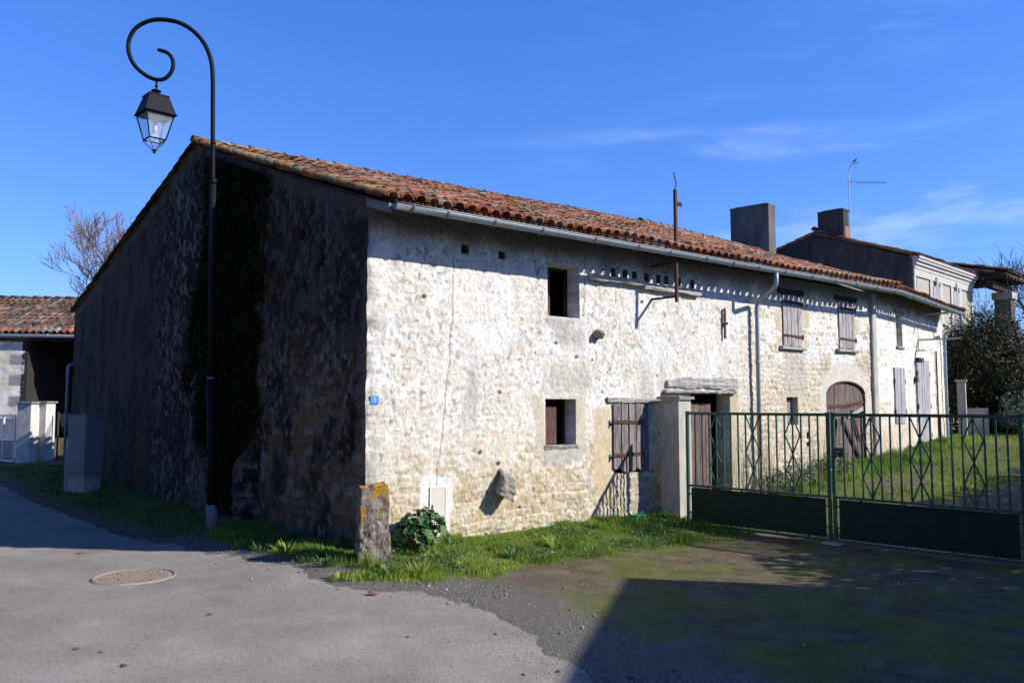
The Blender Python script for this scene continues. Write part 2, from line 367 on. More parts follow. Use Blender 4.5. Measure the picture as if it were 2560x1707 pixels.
# ------------------------------------------------------------------ ground, road
def spaced(lo, hi, dlo, dhi, step, far=1.25):
    a = list(np.arange(dlo, dhi + 1e-6, step)); s = step; x = dhi
    while x < hi: s = min(s * far, 25); x += s; a.append(min(x, hi))
    s = step; x = dlo
    while x > lo: s = min(s * far, 25); x -= s; a.insert(0, max(x, lo))
    return np.array(a)
PFRONT = np.array([(-4.6, 12.3), (-3.75, 11.62), (-2.85, 10.8), (-2.1, 9.95), (-1.75, 9.45), (-1.2, 9.5), (-.2, 9.95), (.6, 10.6), (1.5, 11.3), (2.6, 11.9), (3.4, 12.6), (4.3, 14.4), (6.2, 16.2), (8.6, 18.2), (11.5, 21.5)], float)
def greens(x, y):
    """0..1 how grassy the ground is"""
    t = (x - K[0]) * F1[0] + (y - K[1]) * F1[1]; o = (x - K[0]) * N1[0] + (y - K[1]) * N1[1]
    nz = (fbm(x * 1.1, y * 1.1, 11) - .5)
    dfr = polydist(x, y, PFRONT) + nz * .7
    front = ss(-.12, .35, dfr) * (x > -4.4) * (t > -3.2)
    gab = ss(.05, .5, roaddist(x, y) + nz * .5) * (t < .3) * (o < .35)
    gx = (x + y) - 16.9                                  # beyond the gate line
    yard = ss(.2, 1.2, gx) * (t > 0) * (.35 + .5 * ss(-.1, .1, nz))
    trk = np.exp(-((o - (3.4 + .12 * (t - 8))) / .7) ** 2) + np.exp(-((o - (5.0 + .12 * (t - 8))) / .55) ** 2) * .8
    yard = yard * (1 - .9 * np.clip(trk, 0, 1) * ss(3, 6, t))
    far = ss(16, 24, t) * .9
    return np.clip(np.maximum.reduce([front, gab, yard, far]), 0, 1)
gxs = spaced(-420, 420, -9, 14, .16); gys = spaced(-60, 800, 2.5, 25, .16)
X, Y = np.meshgrid(gxs, gys, indexing='ij'); Z = terrain(X, Y)
nx, ny = X.shape
idx = np.arange(nx * ny).reshape(nx, ny)
gf = np.stack([idx[:-1, :-1], idx[1:, :-1], idx[1:, 1:], idx[:-1, 1:]], -1).reshape(-1, 4)
gr = greens(X, Y); rd = roaddist(X, Y)
tt = (X - K[0]) * F1[0] + (Y - K[1]) * F1[1]
mossy = np.clip(gr * .75 + .5 * ss(.40, .6, fbm(X * 1.3, Y * 2.0, 21)) * ss(.1, .9, rd) * ss(7, 5, np.abs(X - 1)), 0, 1)
grav = np.clip(1 - ss(.3, 1.9, rd + (fbm(X * 1.5, Y * 1.5, 5) - .5) * 1.8), 0, 1) * (X > -5)
gcol = np.stack([mossy, grav, gr * 0], -1).reshape(-1, 3)
tag(mesh_obj('ground', np.stack([X, Y, Z - .04 * ss(.35, .9, -rd)], -1).reshape(-1, 3), gf, M['ground'], None, True, {'Col': gcol}), kind='structure')
# road: from the ragged verge edge outwards
pts = []
for (a, b) in zip(ROADEDGE[:-1], ROADEDGE[1:]):
    L = np.linalg.norm(b - a); k = max(2, int(L / .06)) if np.linalg.norm((a + b) / 2 - np.array([-1, 8])) < 14 else max(2, int(L / .5))
    for i in range(k): pts.append(a + (b - a) * i / k)
pts = np.array(pts); sm = pts.copy()
for _ in range(30): sm[1:-1] = (sm[:-2] + sm[1:-1] * 2 + sm[2:]) / 4
tn = np.gradient(sm, axis=0); tn /= np.linalg.norm(tn, axis=1)[:, None] + 1e-9
nr = np.stack([tn[:, 1], -tn[:, 0]], -1)                # towards the verge is -nr? fixed below
ctr = np.array([-6., 4.])
flip = np.sign(((ctr - sm) * nr).sum(1)); nr = nr * flip[:, None]
jit = (fbm(sm[:, 0] * 2.1, sm[:, 1] * 2.1, 31, 4) - .5) * .45 + (fbm(sm[:, 0] * 8, sm[:, 1] * 8, 33, 2) - .5) * .12
edge = sm - nr * (jit * np.interp(sm[:, 0], [-8, -5, .2, 1.0], [.25, 1, 1, .15]))[:, None]
far_pt = np.array([-60., 0.])
ds = [0, .08, .2, .4, .7, 1.1, 1.7, 2.5, 3.5, 5, 7, 10, 14]
rows = []
tgt = np.stack([np.interp(sm[:, 0], [-40, -12, -4.5, -1.7, .7, 5.6], [-75, -45, -25, -19, -20, -18]), np.interp(sm[:, 0], [-40, -12, -4.5, -1.7, .7, 5.6], [40, 5, -8, -13, -15, -38])], -1)
for w in np.concatenate([np.linspace(0, .12, 12), np.linspace(.14, 1, 50)]): rows.append(edge * (1 - w) + tgt * w)
RW = np.array(rows); rz = terrain(RW[..., 0], RW[..., 1]) + .012
rz[0] -= .03
ni, nj = RW.shape[:2]; idx = np.arange(ni * nj).reshape(ni, nj)
rf = np.stack([idx[:-1, :-1], idx[:-1, 1:], idx[1:, 1:], idx[1:, :-1]], -1).reshape(-1, 4)
tag(mesh_obj('road', np.concatenate([RW, rz[..., None]], -1).reshape(-1, 3), rf, M['asphalt'], None, True), kind='structure')

# ------------------------------------------------------------------ rubble pattern
def rubble(t, z, rowh, stl, seed, warp=.03):
    """-> joint profile 0..1 (1 on stone), per-stone random 0..1, second random"""
    tw = t + warp * 2 * (fbm(t * 5, z * 5, seed + 1, 2) - .5); zw = z + warp * 2 * (fbm(t * 2.5 + 40, z * 4, seed + 2, 3) - .5) + 5
    rr = zw / rowh; r = np.floor(rr); fr = rr - r
    jr = (_h(r, r * 0, seed) - .5) * .35; fr2 = fr
    L = stl * (.75 + .6 * _h(r, r * 0 + 7, seed)); u = tw / L + _h(r, r * 0 + 3, seed) * 7; c = np.floor(u); fu = u - c
    jl = (_h(c, r, seed) - .5) * .5; jn = (_h(c + 1, r, seed) - .5) * .5
    # cell between c+jl and c+1+jn
    sel = fu < jl; c = np.where(sel, c - 1, c); jl2 = (_h(c, r, seed) - .5) * .5; jn2 = (_h(c + 1, r, seed) - .5) * .5
    fu = u - c; sel = fu > 1 + jn2; c = np.where(sel, c + 1, c); fu = u - c
    jl2 = (_h(c, r, seed) - .5) * .5; jn2 = (_h(c + 1, r, seed) - .5) * .5
    dx = np.minimum(fu - jl2, 1 + jn2 - fu) * L; dz = np.minimum(fr2, 1 - fr2) * rowh
    d = np.minimum(dx, dz) + (fbm(t * 16, z * 16, seed + 5, 2) - .5) * .045
    return ss(.002, .026, d), _h(c, r, seed + 9), _h(c, r, seed + 19)
def rect(t, z, a, b, c, d, s=.04):
    return ss(a - s, a + s, t) * (1 - ss(b - s, b + s, t)) * ss(c - s, c + s, z) * (1 - ss(d - s, d + s, z))
def hcorner(z): return (fbm(z * 5, z * 0 + 3, 71, 5) - .5) * .10 - .01

def facade1(t, z):
    big = 1 - ss(.45, .95, z + (fbm(t * 2, z * 2, 8) - .5) * .5)                 # large bare stones at the foot
    j1, r1, q1 = rubble(t, z, .112, .19, 100, .06); j2, r2, q2 = rubble(t, z, .15, .23, 200, .085)
    jt = j1 * (1 - big) + j2 * big; r = r1 * (1 - big) + r2 * big; q = q1 * (1 - big) + q2 * big
    right = ss(7.6, 9.2, t)
    lf = fbm(t * .8, z * .9, 41, 5); mf = fbm(t * 3, z * 2.2, 42, 5); ff = fbm(t * 14, z * 8, 43, 4)
    bare = np.clip(ss(1.85, .7, z + (lf - .5) * 2.2 + (mf - .5) * 1.1), 0, 1)
    bare = np.maximum(bare * (.35 + .75 * ss(.42, .54, fbm(t * 6, z * 9, 149, 5))), .9 * big)
    bare = np.clip(bare + .28 * ss(.54, .60, fbm(t * 4.2, z * 4.2, 150, 5)) * ss(4.4, 2.8, z) * (1 - right), 0, 1)
    bare = bare * (1 - right) + right * np.clip(.85 * ss(2.9, 1.7, z + (lf - .5) * 2.2) * (.6 + .4 * jt) + .9 * (r > .5) * jt * ss(.36, .50, mf) + .12 * jt, 0, 1)
    stone = mix((.36, .28, .165), (.53, .435, .275), q); stone = mix(stone, (.60, .52, .38), (r > .75) * .7)
    stone = mix(stone, (.42, .36, .26), ss(.5, .7, ff) * .45)
    mort = np.array((.54, .45, .30)) + np.zeros(t.shape + (3,))
    st = mix(mort, stone, jt)
    sp1 = fbm(t * 15, z * 13, 143, 4); sp2 = fbm(t * 21 + 9, z * 19, 144, 2); sp3 = fbm(t * 6, z * 6, 147, 5)
    lime = mix((.765, .745, .695), (.69, .665, .605), ss(.4, .65, mf)); lime = mix(lime, (.78, .76, .71), right * .8)
    grime = ss(.40, .62, fbm(t * 1.7, z * 1.7, 148, 5)) * (1 - .5 * right)
    lime = mix(lime, (.50, .485, .46), ss(.51, .59, sp1) * (.22 + .5 * grime))
    lime = mix(lime, (.28, .26, .23), ss(.66, .74, sp2) * (.35 + .45 * grime))
    lime = mix(lime, (.62, .55, .42), ss(.52, .62, sp3) * (.10 + .22 * grime))
    st = mix(st, (.30, .25, .17), ss(.64, .74, sp2) * .6); st = mix(st, (.72, .68, .58), ss(.52, .62, sp1) * .5)
    c = mix(lime, st, bare)
    ln = ss(.40, .47, np.abs(((z + .03 * fbm(t * 1.5, z * 2, 151, 3)) / .118) % 1 - .5)) * ss(.45, .6, fbm(t * 2.2, z * 5, 152, 3)) * ss(.5, .8, z) * ss(2.6, 1.6, z) * (1 - right)
    c = mix(c, (.72, .65, .49), ln * .75)
    pr_n = np.random.default_rng(5); pit = np.zeros(t.shape)
    for k_ in range(34):
        a0, b0, w0 = pr_n.uniform(.3, 8.5), pr_n.uniform(.1, 2.6) if k_ % 3 else pr_n.uniform(.1, 3.8), pr_n.uniform(.012, .032)
        pit = np.maximum(pit, ss(w0 * 1.3, w0 * .6, np.hypot((t - a0) * .8, z - b0)))
    c = mix(c, (.12, .095, .06), pit * .9)
    # dirt below the gutter, grey streaks, damp stain by the foot of the farm part
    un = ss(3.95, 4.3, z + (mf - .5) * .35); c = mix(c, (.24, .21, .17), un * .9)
    c = mix(c, (.34, .33, .31), .55 * ss(.55, .75, fbm(t * 2.2, z * .5, 48)) * ss(3.6, 2., z) * (1 - right))
    c = mix(c, (.30, .29, .27), .6 * rect(t, z, 3.2, 4.05, 2.7, 3.16, .12) * ss(.3, .5, mf))
    c = mix(c, (.42, .39, .34), .7 * rect(t, z, 3.25, 4.2, 1.95, 2.35, .18))
    c = mix(c, (.26, .24, .21), .75 * ss(.22, .0, t) * ss(.35, .6, fbm(t * 7, z * 3, 49)))
    c = mix(c, (.46, .43, .37), .8 * rect(t, z, 9.9, 10.75, 1.95, 2.9, .12) * ss(.3, .5, mf))
    c = mix(c, (.40, .34, .22), .6 * rect(t, z, 11.2, 13.7, 2.4, 3.0, .2) * ss(.4, .6, mf))
    h = .0045 * jt * (.3 + .7 * bare) + .006 * (r - .5) * (.3 + .7 * bare) + (mf - .5) * .02 + (ff - .5) * .016 + (lf - .5) * .02 + (fbm(t * 19, z * 19, 45, 2) - .5) * .014
    h = h + big * ((q2 - .5) * .016 + j2 * .007) + right * (jt * .004 + (r > .8) * .003)
    # smooth mortared patches: around the meter, beside the openings, over the arch
    def flat(m, colr, lvl=.004, k=1.):
        nonlocal c, h
        c = mix(c, np.array(colr) * (1 + (ff - .5) * .25)[..., None], m * k); h = h * (1 - m) + (lvl + (ff - .5) * .006) * m
    wob = (mf - .5) * .30 + (fbm(t * 9, z * 9, 160, 3) - .5) * .16
    flat(rect(t + wob * .5, z + wob * .4, .86, 1.40, -.4, .78, .03), (.74, .72, .67), .010)
    for a, b, cc, d in ((2.95, 3.16, .98, 1.93), (3.86, 4.06, 1.0, 1.9)): flat(rect(t + wob * .5, z + wob * .4, a, b, cc, d, .03), (.54, .48, .36), .006, .85)
    flat(rect(t + wob, z + wob * .8, 3.12, 3.95, .84, 1.12, .05), (.44, .425, .40), .012, .8)
    flat(rect(t + wob, z, 4.25, 4.68, .25, 1.72, .04), (.56, .46, .29), .004, .8)
    flat(rect(t + wob * .4, z, 8.02, 8.3, .2, 1.98, .03), (.50, .42, .28), .006)
    for a, b, cc, d in ((9.62, 9.84, 3.3, 3.75), (10.64, 10.95, 3.4, 3.8), (10.64, 10.8, 3.0, 3.3), (12.95, 13.12, 3.4, 3.75), (9.64, 9.84, 2.98, 3.2)): flat(rect(t, z, a, b, cc, d, .02), (.55, .47, .32), .008)
    ar = np.hypot((t - 12.45) / 1.18, (z - 1.75) / 1.0); flat(ss(1.03, .97, ar + wob * .1) * (z > 1.45), (.60, .56, .49), .01, .9)
    flat(rect(t + wob * .3, z, 11.15, 11.56, .1, 1.6, .05), (.62, .52, .36), .01, .6)
    flat(rect(t, z, 9.8, 10.6, 1.2, 2.0, .05), (.55, .47, .33), .004, .5)
    # cracks
    h = h - pit * .03
    for (a0, z0, a1, z1, w) in ((1.42, 3.85, 1.34, 2.3, .011), (1.34, 2.3, 1.12, .45, .010), (4.12, 4.25, 4.02, 3.2, .014), (2.95, 4.2, 3.1, 3.4, .008)):
        tc_ = a0 + (a1 - a0) * (z - z0) / (z1 - z0) + (fbm(z * 3, z * 0, 55, 4) - .5) * .12
        m = ss(w * 1.8, w * .6, np.abs(t - tc_) * 1.7) * (z < max(z0, z1)) * (z > min(z0, z1)); c = mix(c, (.22, .18, .13), m * .8); h = h - m * .012
    return h, c
def facade2(t, z):
    j, r, q = rubble(t, z, .12, .24, 300); mf = fbm(t * 3, z * 2.2, 62, 4); ff = fbm(t * 14, z * 8, 63, 3)
    bare = np.clip(.2 * jt_(j) + .6 * (r > .7) * j + .7 * ss(2.2, 1.0, z + (mf - .5) * 1.5), 0, 1)
    st = mix((.56, .48, .35), mix((.44, .36, .24), (.58, .50, .37), q), j)
    c = mix(mix((.77, .755, .72), (.66, .63, .58), ss(.45, .7, ff)), st, bare)
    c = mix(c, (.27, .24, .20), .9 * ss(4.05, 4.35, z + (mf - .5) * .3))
    h = .005 * j + (r - .5) * .005 + (mf - .5) * .014 + (ff - .5) * .010
    pl = ss(1.32, 1.24, z + (mf - .5) * .08) * ss(.1, .3, t); c = mix(c, np.array((.58, .50, .40)) * (1 + (ff - .5) * .3)[..., None], pl); h = h * (1 - pl) + .02 * pl
    for a, b, cc, d in ((1.55, 1.62, 3.0, 4.2), (2.45, 2.75, 2.75, 4.1), (1.2, 1.45, 1.3, 2.9), (2.45, 2.7, 1.3, 2.9), (3.2, 3.5, .6, 3.1), (4.85, 5.1, .6, 3.1)):
        m = rect(t, z, a, b, cc, d, .03); c = mix(c, (.74, .70, .63), m * .8); h = h * (1 - m) + .01 * m
    return h, c
def jt_(j): return j
def gablef(s, z):
    j, r, q = rubble(s, z, .15, .27, 400, .05); lf = fbm(s * .7, z * .35, 81, 5); mf = fbm(s * 3.2, z * 1.6, 82, 5); ff = fbm(s * 13, z * 6, 83, 4)
    dark = mix((.022, .021, .020), (.06, .056, .052), mf)
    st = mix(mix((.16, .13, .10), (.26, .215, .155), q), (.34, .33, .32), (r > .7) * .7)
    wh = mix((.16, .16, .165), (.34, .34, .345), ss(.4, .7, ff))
    # zones
    low = ss(2.0, .5, z + (lf - .5) * 1.2)
    white_band = ss(5.6, 6.2, s) * ss(9.2, 8.5, s) * (.35 + .65 * ss(5.5, 4., z))
    rightlow = ss(3.9, 3.3, s) * ss(3.2, 1.6, z + (lf - .5))
    pat = ss(.50, .60, fbm(s * 13, z * 9, 84, 4) * .7 + .3 * fbm(s * 1.5, z * .8, 87, 3))
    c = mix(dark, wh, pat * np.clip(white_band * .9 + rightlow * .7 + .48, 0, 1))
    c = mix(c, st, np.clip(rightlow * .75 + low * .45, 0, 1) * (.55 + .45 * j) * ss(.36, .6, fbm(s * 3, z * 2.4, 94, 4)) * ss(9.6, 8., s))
    c = mix(c, (.13, .125, .12), .6 * (fbm(s * 5, z * 3, 85) > .6) * ss(3.4, 3., s))
    rend = ss(8.3, 9.6, s + (fbm(s * 3, z * 3, 97, 5) - .5) * 3.); c = mix(c, mix(mix((.055, .048, .04), (.115, .10, .08), ss(.35, .65, fbm(s * 2.2, z * 1.1, 86, 5))), (.17, .155, .135), ss(.54, .64, fbm(s * 11, z * 8, 98, 4)) * .45), rend)
    edge_ = ss(.25, .0, s) * ss(4.2, 3., z); c = mix(c, (.32, .29, .25), edge_ * .45)
    verge = ss(.35, .15, gtop(s) - z); c = mix(c, (.17, .165, .16), verge * .7)
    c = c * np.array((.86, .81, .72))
    h = (1 - .6 * rend) * (.010 * j + (r - .5) * .03 + (ff - .5) * .03) + (mf - .5) * .05 + (lf - .5) * .05
    h = h + .22 * ss(.30, .12, np.abs(s - 3.75)) * ss(1.15, .75, z) * 1.
    for (cs, cz, w) in ((6.35, 1.62, .28), (2.0, 4.35, .12), (1.35, 3.9, .14)):
        m = ss(w, w * .6, np.hypot(s - cs, z - cz)); h = h - m * .12; c = mix(c, (.01, .01, .01), m)
    return h, c
def gtop(s): return np.where(s < RS, 4.50 + (6.88 - 4.50) * s / RS, 6.88 + (4.34 - 6.88) * (s - RS) / (GD - RS))

def grid_wall(name, fr, fn, us, zs, openings, mat, parent, corner=None, top=None, arch=None, rev=.32, revmat=None):
    us = np.array(us); zs = np.array(zs)
    if top is None:
        for (a, b, c, d) in openings:
            for q in (a, b): us[np.argmin(abs(us - q))] = q
            for q in (c, d): zs[np.argmin(abs(zs - q))] = q
        U, Zz = np.meshgrid(us, zs, indexing='ij')
    else:
        U, Vv = np.meshgrid(us, np.linspace(0, 1, len(zs)), indexing='ij'); zb = zs[0]; Zz = zb + (top(U) - zb) * Vv
    if arch:
        a, b, fz = arch
        for i, u in enumerate(us):
            if a - 1e-6 <= u <= b + 1e-6: k = np.argmin(abs(zs - fz(u))); Zz[i, k] = fz(u)
    H, C = fn(U, Zz)
    if corner is not None:
        w = ss(.3, 0., U); H = H * (1 - w) + hcorner(Zz) * w; sh = hcorner(Zz) * np.clip(1 - U / .12, 0, 1) ** 1.5
    nu, nz = U.shape
    mid_u = (U[:-1, :-1] + U[1:, 1:]) / 2; mid_z = (Zz[:-1, :-1] + Zz[:-1, 1:] + Zz[1:, :-1] + Zz[1:, 1:]) / 4
    keep = np.ones(mid_u.shape, bool)
    for (a, b, c, d) in openings:
        keep &= ~((mid_u > a) & (mid_u < b) & (mid_z > c) & (mid_z < d))
        nearo = (U >= a - .03) & (U <= b + .03) & (Zz >= c - .03) & (Zz <= d + .03); H = np.where(nearo, H * .6, H)
    if arch: keep &= ~((mid_u > arch[0]) & (mid_u < arch[1]) & (mid_z < arch[2](mid_u)))
    o0 = fr(0, 0, 0); ex = fr(1, 0, 0) - o0; en = fr(0, 1, 0) - o0
    P = o0 + U[..., None] * ex + H[..., None] * en + Zz[..., None] * UP
    if corner is not None: P = P + sh[..., None] * corner
    P = P.reshape(-1, 3); idx = np.arange(nu * nz).reshape(nu, nz)
    f = np.stack([idx[:-1, :-1], idx[1:, :-1], idx[1:, 1:], idx[:-1, 1:]], -1)[keep]
    if np.dot(np.cross(ex, UP), en) < 0: f = f[:, ::-1]
    # reveals: push boundary edges of the openings inward
    E = {}
    for q in f:
        for k in range(4):
            a, b = int(q[k]), int(q[(k + 1) % 4]); E[(a, b)] = 1
    nv = len(P); extra = []; src = []; ef = []; mp = {}; Cf = C.reshape(-1, 3); ec = []
    Uf = U.reshape(-1); Zf = Zz.reshape(-1); ulo, uhi, zlo = us[0] + 1e-4, us[-1] - 1e-4, zs[0] + 1e-4; zt = (zs[-1] - 1e-4) if top is None else 1e9
    for (a, b) in E:
        if (b, a) in E: continue
        if (Uf[a] < ulo and Uf[b] < ulo) or (Uf[a] > uhi and Uf[b] > uhi) or (Zf[a] < zlo and Zf[b] < zlo) or (Zf[a] > zt and Zf[b] > zt): continue
        if top is not None: continue
        for q in (a, b):
            if q not in mp:
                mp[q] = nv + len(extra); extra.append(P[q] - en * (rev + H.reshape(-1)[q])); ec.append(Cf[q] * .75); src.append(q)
        ef.append((b, a, mp[a], mp[b]))
    if extra:
        for i_, q in enumerate(src):
            for (a, b, c, d) in openings:
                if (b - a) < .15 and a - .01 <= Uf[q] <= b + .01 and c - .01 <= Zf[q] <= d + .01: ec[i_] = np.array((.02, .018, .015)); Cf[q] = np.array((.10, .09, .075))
        P = np.concatenate([P, np.array(extra)]); Cf = np.concatenate([Cf, np.array(ec)]); f = np.concatenate([f, np.array(ef)])
    return mesh_obj(name, P, f, mat, parent, True, {'Col': Cf})

# ------------------------------------------------------------------ the long barn / farmhouse
barn = empty('stone_farmhouse', (K[0], K[1], tz(K[0], K[1])), 'long old stone farmhouse with flaking limewash, dark unlit gable and terracotta roof', 'farmhouse')
archz = lambda u: 1.98 + .30 * np.sqrt(np.clip(1 - ((u - 12.43) / .86) ** 2, 0, 1)) - .0
OP1 = [(3.24, 3.94, 3.17, 4.0), (3.18, 3.84, 1.13, 1.86), (4.72, 5.62, .62, 1.79), (6.78, 8.0, -.5, 1.97), (9.98, 10.4, 1.34, 1.92), (9.88, 10.6, 2.99, 4.1), (12.17, 12.88, 3.03, 4.12),
       (1.55, 1.67, 3.97, 4.09), (2.25, 2.36, 3.97, 4.08), (10.73, 10.82, 1.05, 1.17), (10.73, 10.81, .88, .96)]
for tt_ in (4.75, 5.05, 5.29, 5.60, 5.93, 6.15, 6.50, 6.90): OP1.append((tt_ - .055, tt_ + .055, 3.93, 4.075))
w = grid_wall('facade_wall', fa, facade1, np.concatenate([np.arange(0, 8., .0155), np.arange(8., L1 + .001, .0225)]), np.arange(-.5, 4.46, .0155), OP1, M['wall'], barn, corner=-F1, arch=(11.57, 13.29, lambda u: 1.97 + .31 * np.sqrt(np.clip(1 - ((u - 12.43) / .861) ** 2, 0, 1))))
OP2 = [(1.86, 2.42, 3.25, 4.09)]
w2 = grid_wall('facade_wall', fb, facade2, np.arange(0, L2 + .001, .035), np.arange(-.1, 4.62, .035), OP2, M['wall'], barn, rev=.2)
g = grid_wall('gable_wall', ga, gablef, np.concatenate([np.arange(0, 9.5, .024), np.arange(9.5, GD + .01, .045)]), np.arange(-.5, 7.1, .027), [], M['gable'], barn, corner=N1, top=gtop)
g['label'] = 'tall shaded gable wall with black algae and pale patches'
# hidden walls: back and far end
mb = MB(); E0 = fb(L2, 0, 0); RE = B - N2 * RS + F2 * 10.0; BE = RE - N2 * (GD - RS) * .9
def wallstrip(mb, a, b, z0, za, zb, th=.4):
    a = np.array(a, float); b = np.array(b, float); d = (b - a); d[2] = 0; d /= np.linalg.norm(d); nn = V(-d[1], d[0]) * th
    z = lambda p, q: V(p[0], p[1], q)
    mb.hexa([z(a, z0), z(b, z0), z(b + nn, z0), z(a + nn, z0), z(a, za), z(b, zb), z(b + nn, zb), z(a + nn, za)])
wallstrip(mb, E0 - F2 * .02, RE, -.3, 4.45, 7.2); wallstrip(mb, RE, BE, -.3, 7.2, 4.6)
wallstrip(mb, BE, ga(GD, -.4, 0), -.4, 4.3, 4.3)
mb.build('rear_wall', M['beigewall'], barn)

# roof tiles ------------------------------------------------------------------
def tile_color(k, mode):
    r = random.random()
    base = [(.34, .105, .048), (.40, .14, .062), (.23, .08, .042), (.40, .18, .095)][random.randrange(4)]
    if mode == 'eave':
        if r < .12: base = (.38, .22, .07)
        elif r < .35: base = (.33, .28, .24)
    elif mode == 'rake': base = random.choice([(.42, .24, .08), (.36, .15, .07), (.45, .28, .10), (.33, .28, .22)])
    elif mode == 'ridge': base = random.choice([(.33, .28, .23), (.36, .20, .13), (.28, .25, .21)])
    elif mode == 'old': base = random.choice([(.06, .048, .04), (.15, .075, .05), (.19, .15, .12), (.20, .08, .05)])
    else:
        if r < .20: base = (.07, .052, .042)
        elif r < .36: base = (.26, .215, .175)
        elif r < .47: base = (.48, .26, .17)
    k_ = random.uniform(.75, 1.2); return tuple(min(1, c * k_) for c in base)
def half(mb, p, ax, sx, up, L, r0, r1, inv, th, seg=7, ends=True):
    """half-cylinder tile from p (low end) along ax; sx = side vector"""
    sg = -1 if inv else 1; vs = []; 
    for e, r in ((0, r0), (1, r1)):
        for k in range(seg + 1):
            w = PI * k / seg
            vs.append(p + ax * (L * e) + sx * (math.cos(w) * r) + up * (sg * math.sin(w) * r * .82))
    n = seg + 1; fs = [(k, k + 1, n + k + 1, n + k) for k in range(seg)]
    if ends:
        for k in range(seg + 1):
            w = PI * k / seg; vs.append(p + sx * (math.cos(w) * (r0 - th)) + up * (sg * math.sin(w) * (r0 - th) * .82))
        b = 2 * n
        for k in range(seg + 1):
            w = PI * k / seg; vs.append(p + ax * L * .9 + sx * (math.cos(w) * (r1 - th)) + up * (sg * math.sin(w) * (r1 - th) * .82))
        fs += [(b + k, b + k + 1, k + 1, k) for k in range(seg)]
        fs += [(b + n + k, b + n + k + 1, b + k + 1, b + k) for k in range(seg)]
    mb.add(vs, fs)
def tile_patch(mb, E0, E1, R0, R1, pitch, course, mode='mid', seg=7, jit=1., eave_over=0.0):
    E0, E1, R0, R1 = map(lambda q: np.array(q, float), (E0, E1, R0, R1))
    nc = int(np.linalg.norm(E1 - E0) / pitch)
    for i in range(nc + 1):
        u = i / nc
        for half_ in (0, 1):
            uu = (i + .5 * half_) / nc
            if uu > 1: continue
            a = E0 + (E1 - E0) * uu; b = R0 + (R1 - R0) * uu; d = b - a; Ls = np.linalg.norm(d); d /= Ls
            sx = (E1 - E0) / np.linalg.norm(E1 - E0); sx = sx - d * (sx @ d); sx /= np.linalg.norm(sx); up = np.cross(sx, d); up = up if up[2] > 0 else -up
            nr_ = int(Ls / course) + 1
            for k in range(nr_):
                s0 = k * course; L = min(course * 1.28, Ls - s0 + .05)
                if L < .1: continue
                sag = -.05 * math.sin(PI * s0 / Ls)
                wob = .07 * (vn(np.array([uu * 9.]), np.array([s0 * .9]), 5)[0] - .5)
                p = a + d * (s0 + (random.uniform(-.035, .035) * jit if k else random.uniform(-.008, .008))) + sx * random.uniform(-.012, .012) * jit
                ax = d + sx * random.uniform(-.05, .05) * jit; tip = .018
                md = mode
                if mode == 'mid': md = 'eave' if k == 0 else 'mid'
                mb.cc = tile_color(k, md)
                if half_ == 0:      # cover
                    half(mb, p + up * (.10 + sag + wob + tip + random.uniform(0, .012) * jit), ax - up * (tip / course) * .9, sx, up, L, .092, .074, False, .014, seg)
                else:               # pan
                    half(mb, p + up * (.10 + sag + wob), ax - up * .0, sx, up, L, .072, .086, True, .013, seg, k == 0)
EO = .62
roofmb = MB()
er1 = lambda t: fa(t, EO, 4.33 + .006 * t); rr1 = lambda t: fa(t, -RS, 6.85 + .017 * t)
er2 = lambda t: fb(t, EO, 4.33 + .006 * L1); 
kx = EO * math.tan(R(4.75))
tile_patch(roofmb, er1(.0), er1(L1 + kx), rr1(.0), rr1(L1 - RS * math.tan(R(4.75))), .205, .335)
tile_patch(roofmb, fb(-kx + .1, EO, 4.41), fb(L2 - .35, EO, 4.36), fb(RS * math.tan(R(4.75)), -RS, 7.08), fb(9.9, -RS, 7.42), .205, .335)
# rake row over the gable (front and back slopes) and ridge row
def row(mb, a, b, course, r, mode, inv=False, lift=0.):
    a = np.array(a, float); b = np.array(b, float); d = b - a; L = np.linalg.norm(d); d /= L; n = int(L / course)
    sx = np.cross(d, UP); sx /= np.linalg.norm(sx); up = np.cross(sx, d); up = up if up[2] > 0 else -up
    for k in range(n):
        mb.cc = tile_color(k, mode); p = a + d * (L * k / n) + up * (lift + random.uniform(0, .015)) + sx * random.uniform(-.012, .012)
        half(mb, p, d - up * .04 + sx * random.uniform(-.02, .02), sx, up, L / n * 1.2, r, r * .86, inv, .014, 9)
row(roofmb, er1(-.03), rr1(-.03), .36, .10, 'rake', lift=.085)
row(roofmb, ga(GD + .3, .04, 4.36), ga(RS, .04, 6.90), .36, .085, 'rake', lift=.0)
row(roofmb, rr1(-.10) + UP * .05, rr1(L1 - .5) + UP * .05, .38, .12, 'ridge', lift=.05)
row(roofmb, fb(.4, -RS, 7.14), fb(9.95, -RS, 7.49), .38, .13, 'ridge', lift=.07)
row(roofmb, fb(L2 - .33, EO, 4.36), fb(9.95, -RS, 7.44), .36, .10, 'mid', lift=.10)
# back slopes (coarse rows)
tile_patch(roofmb, ga(GD + .3, -.05, 4.28), ga(GD + .3, -L1 - 1.2, 4.4), ga(RS, -.0, 6.80), ga(RS, -L1 + .5, 7.05), .41, .7, 'mid', 4)
rf_ = roofmb.build('roof', M['tile'], barn, True, True); rf_['label'] = 'terracotta canal tile roof with grey and orange lichen'
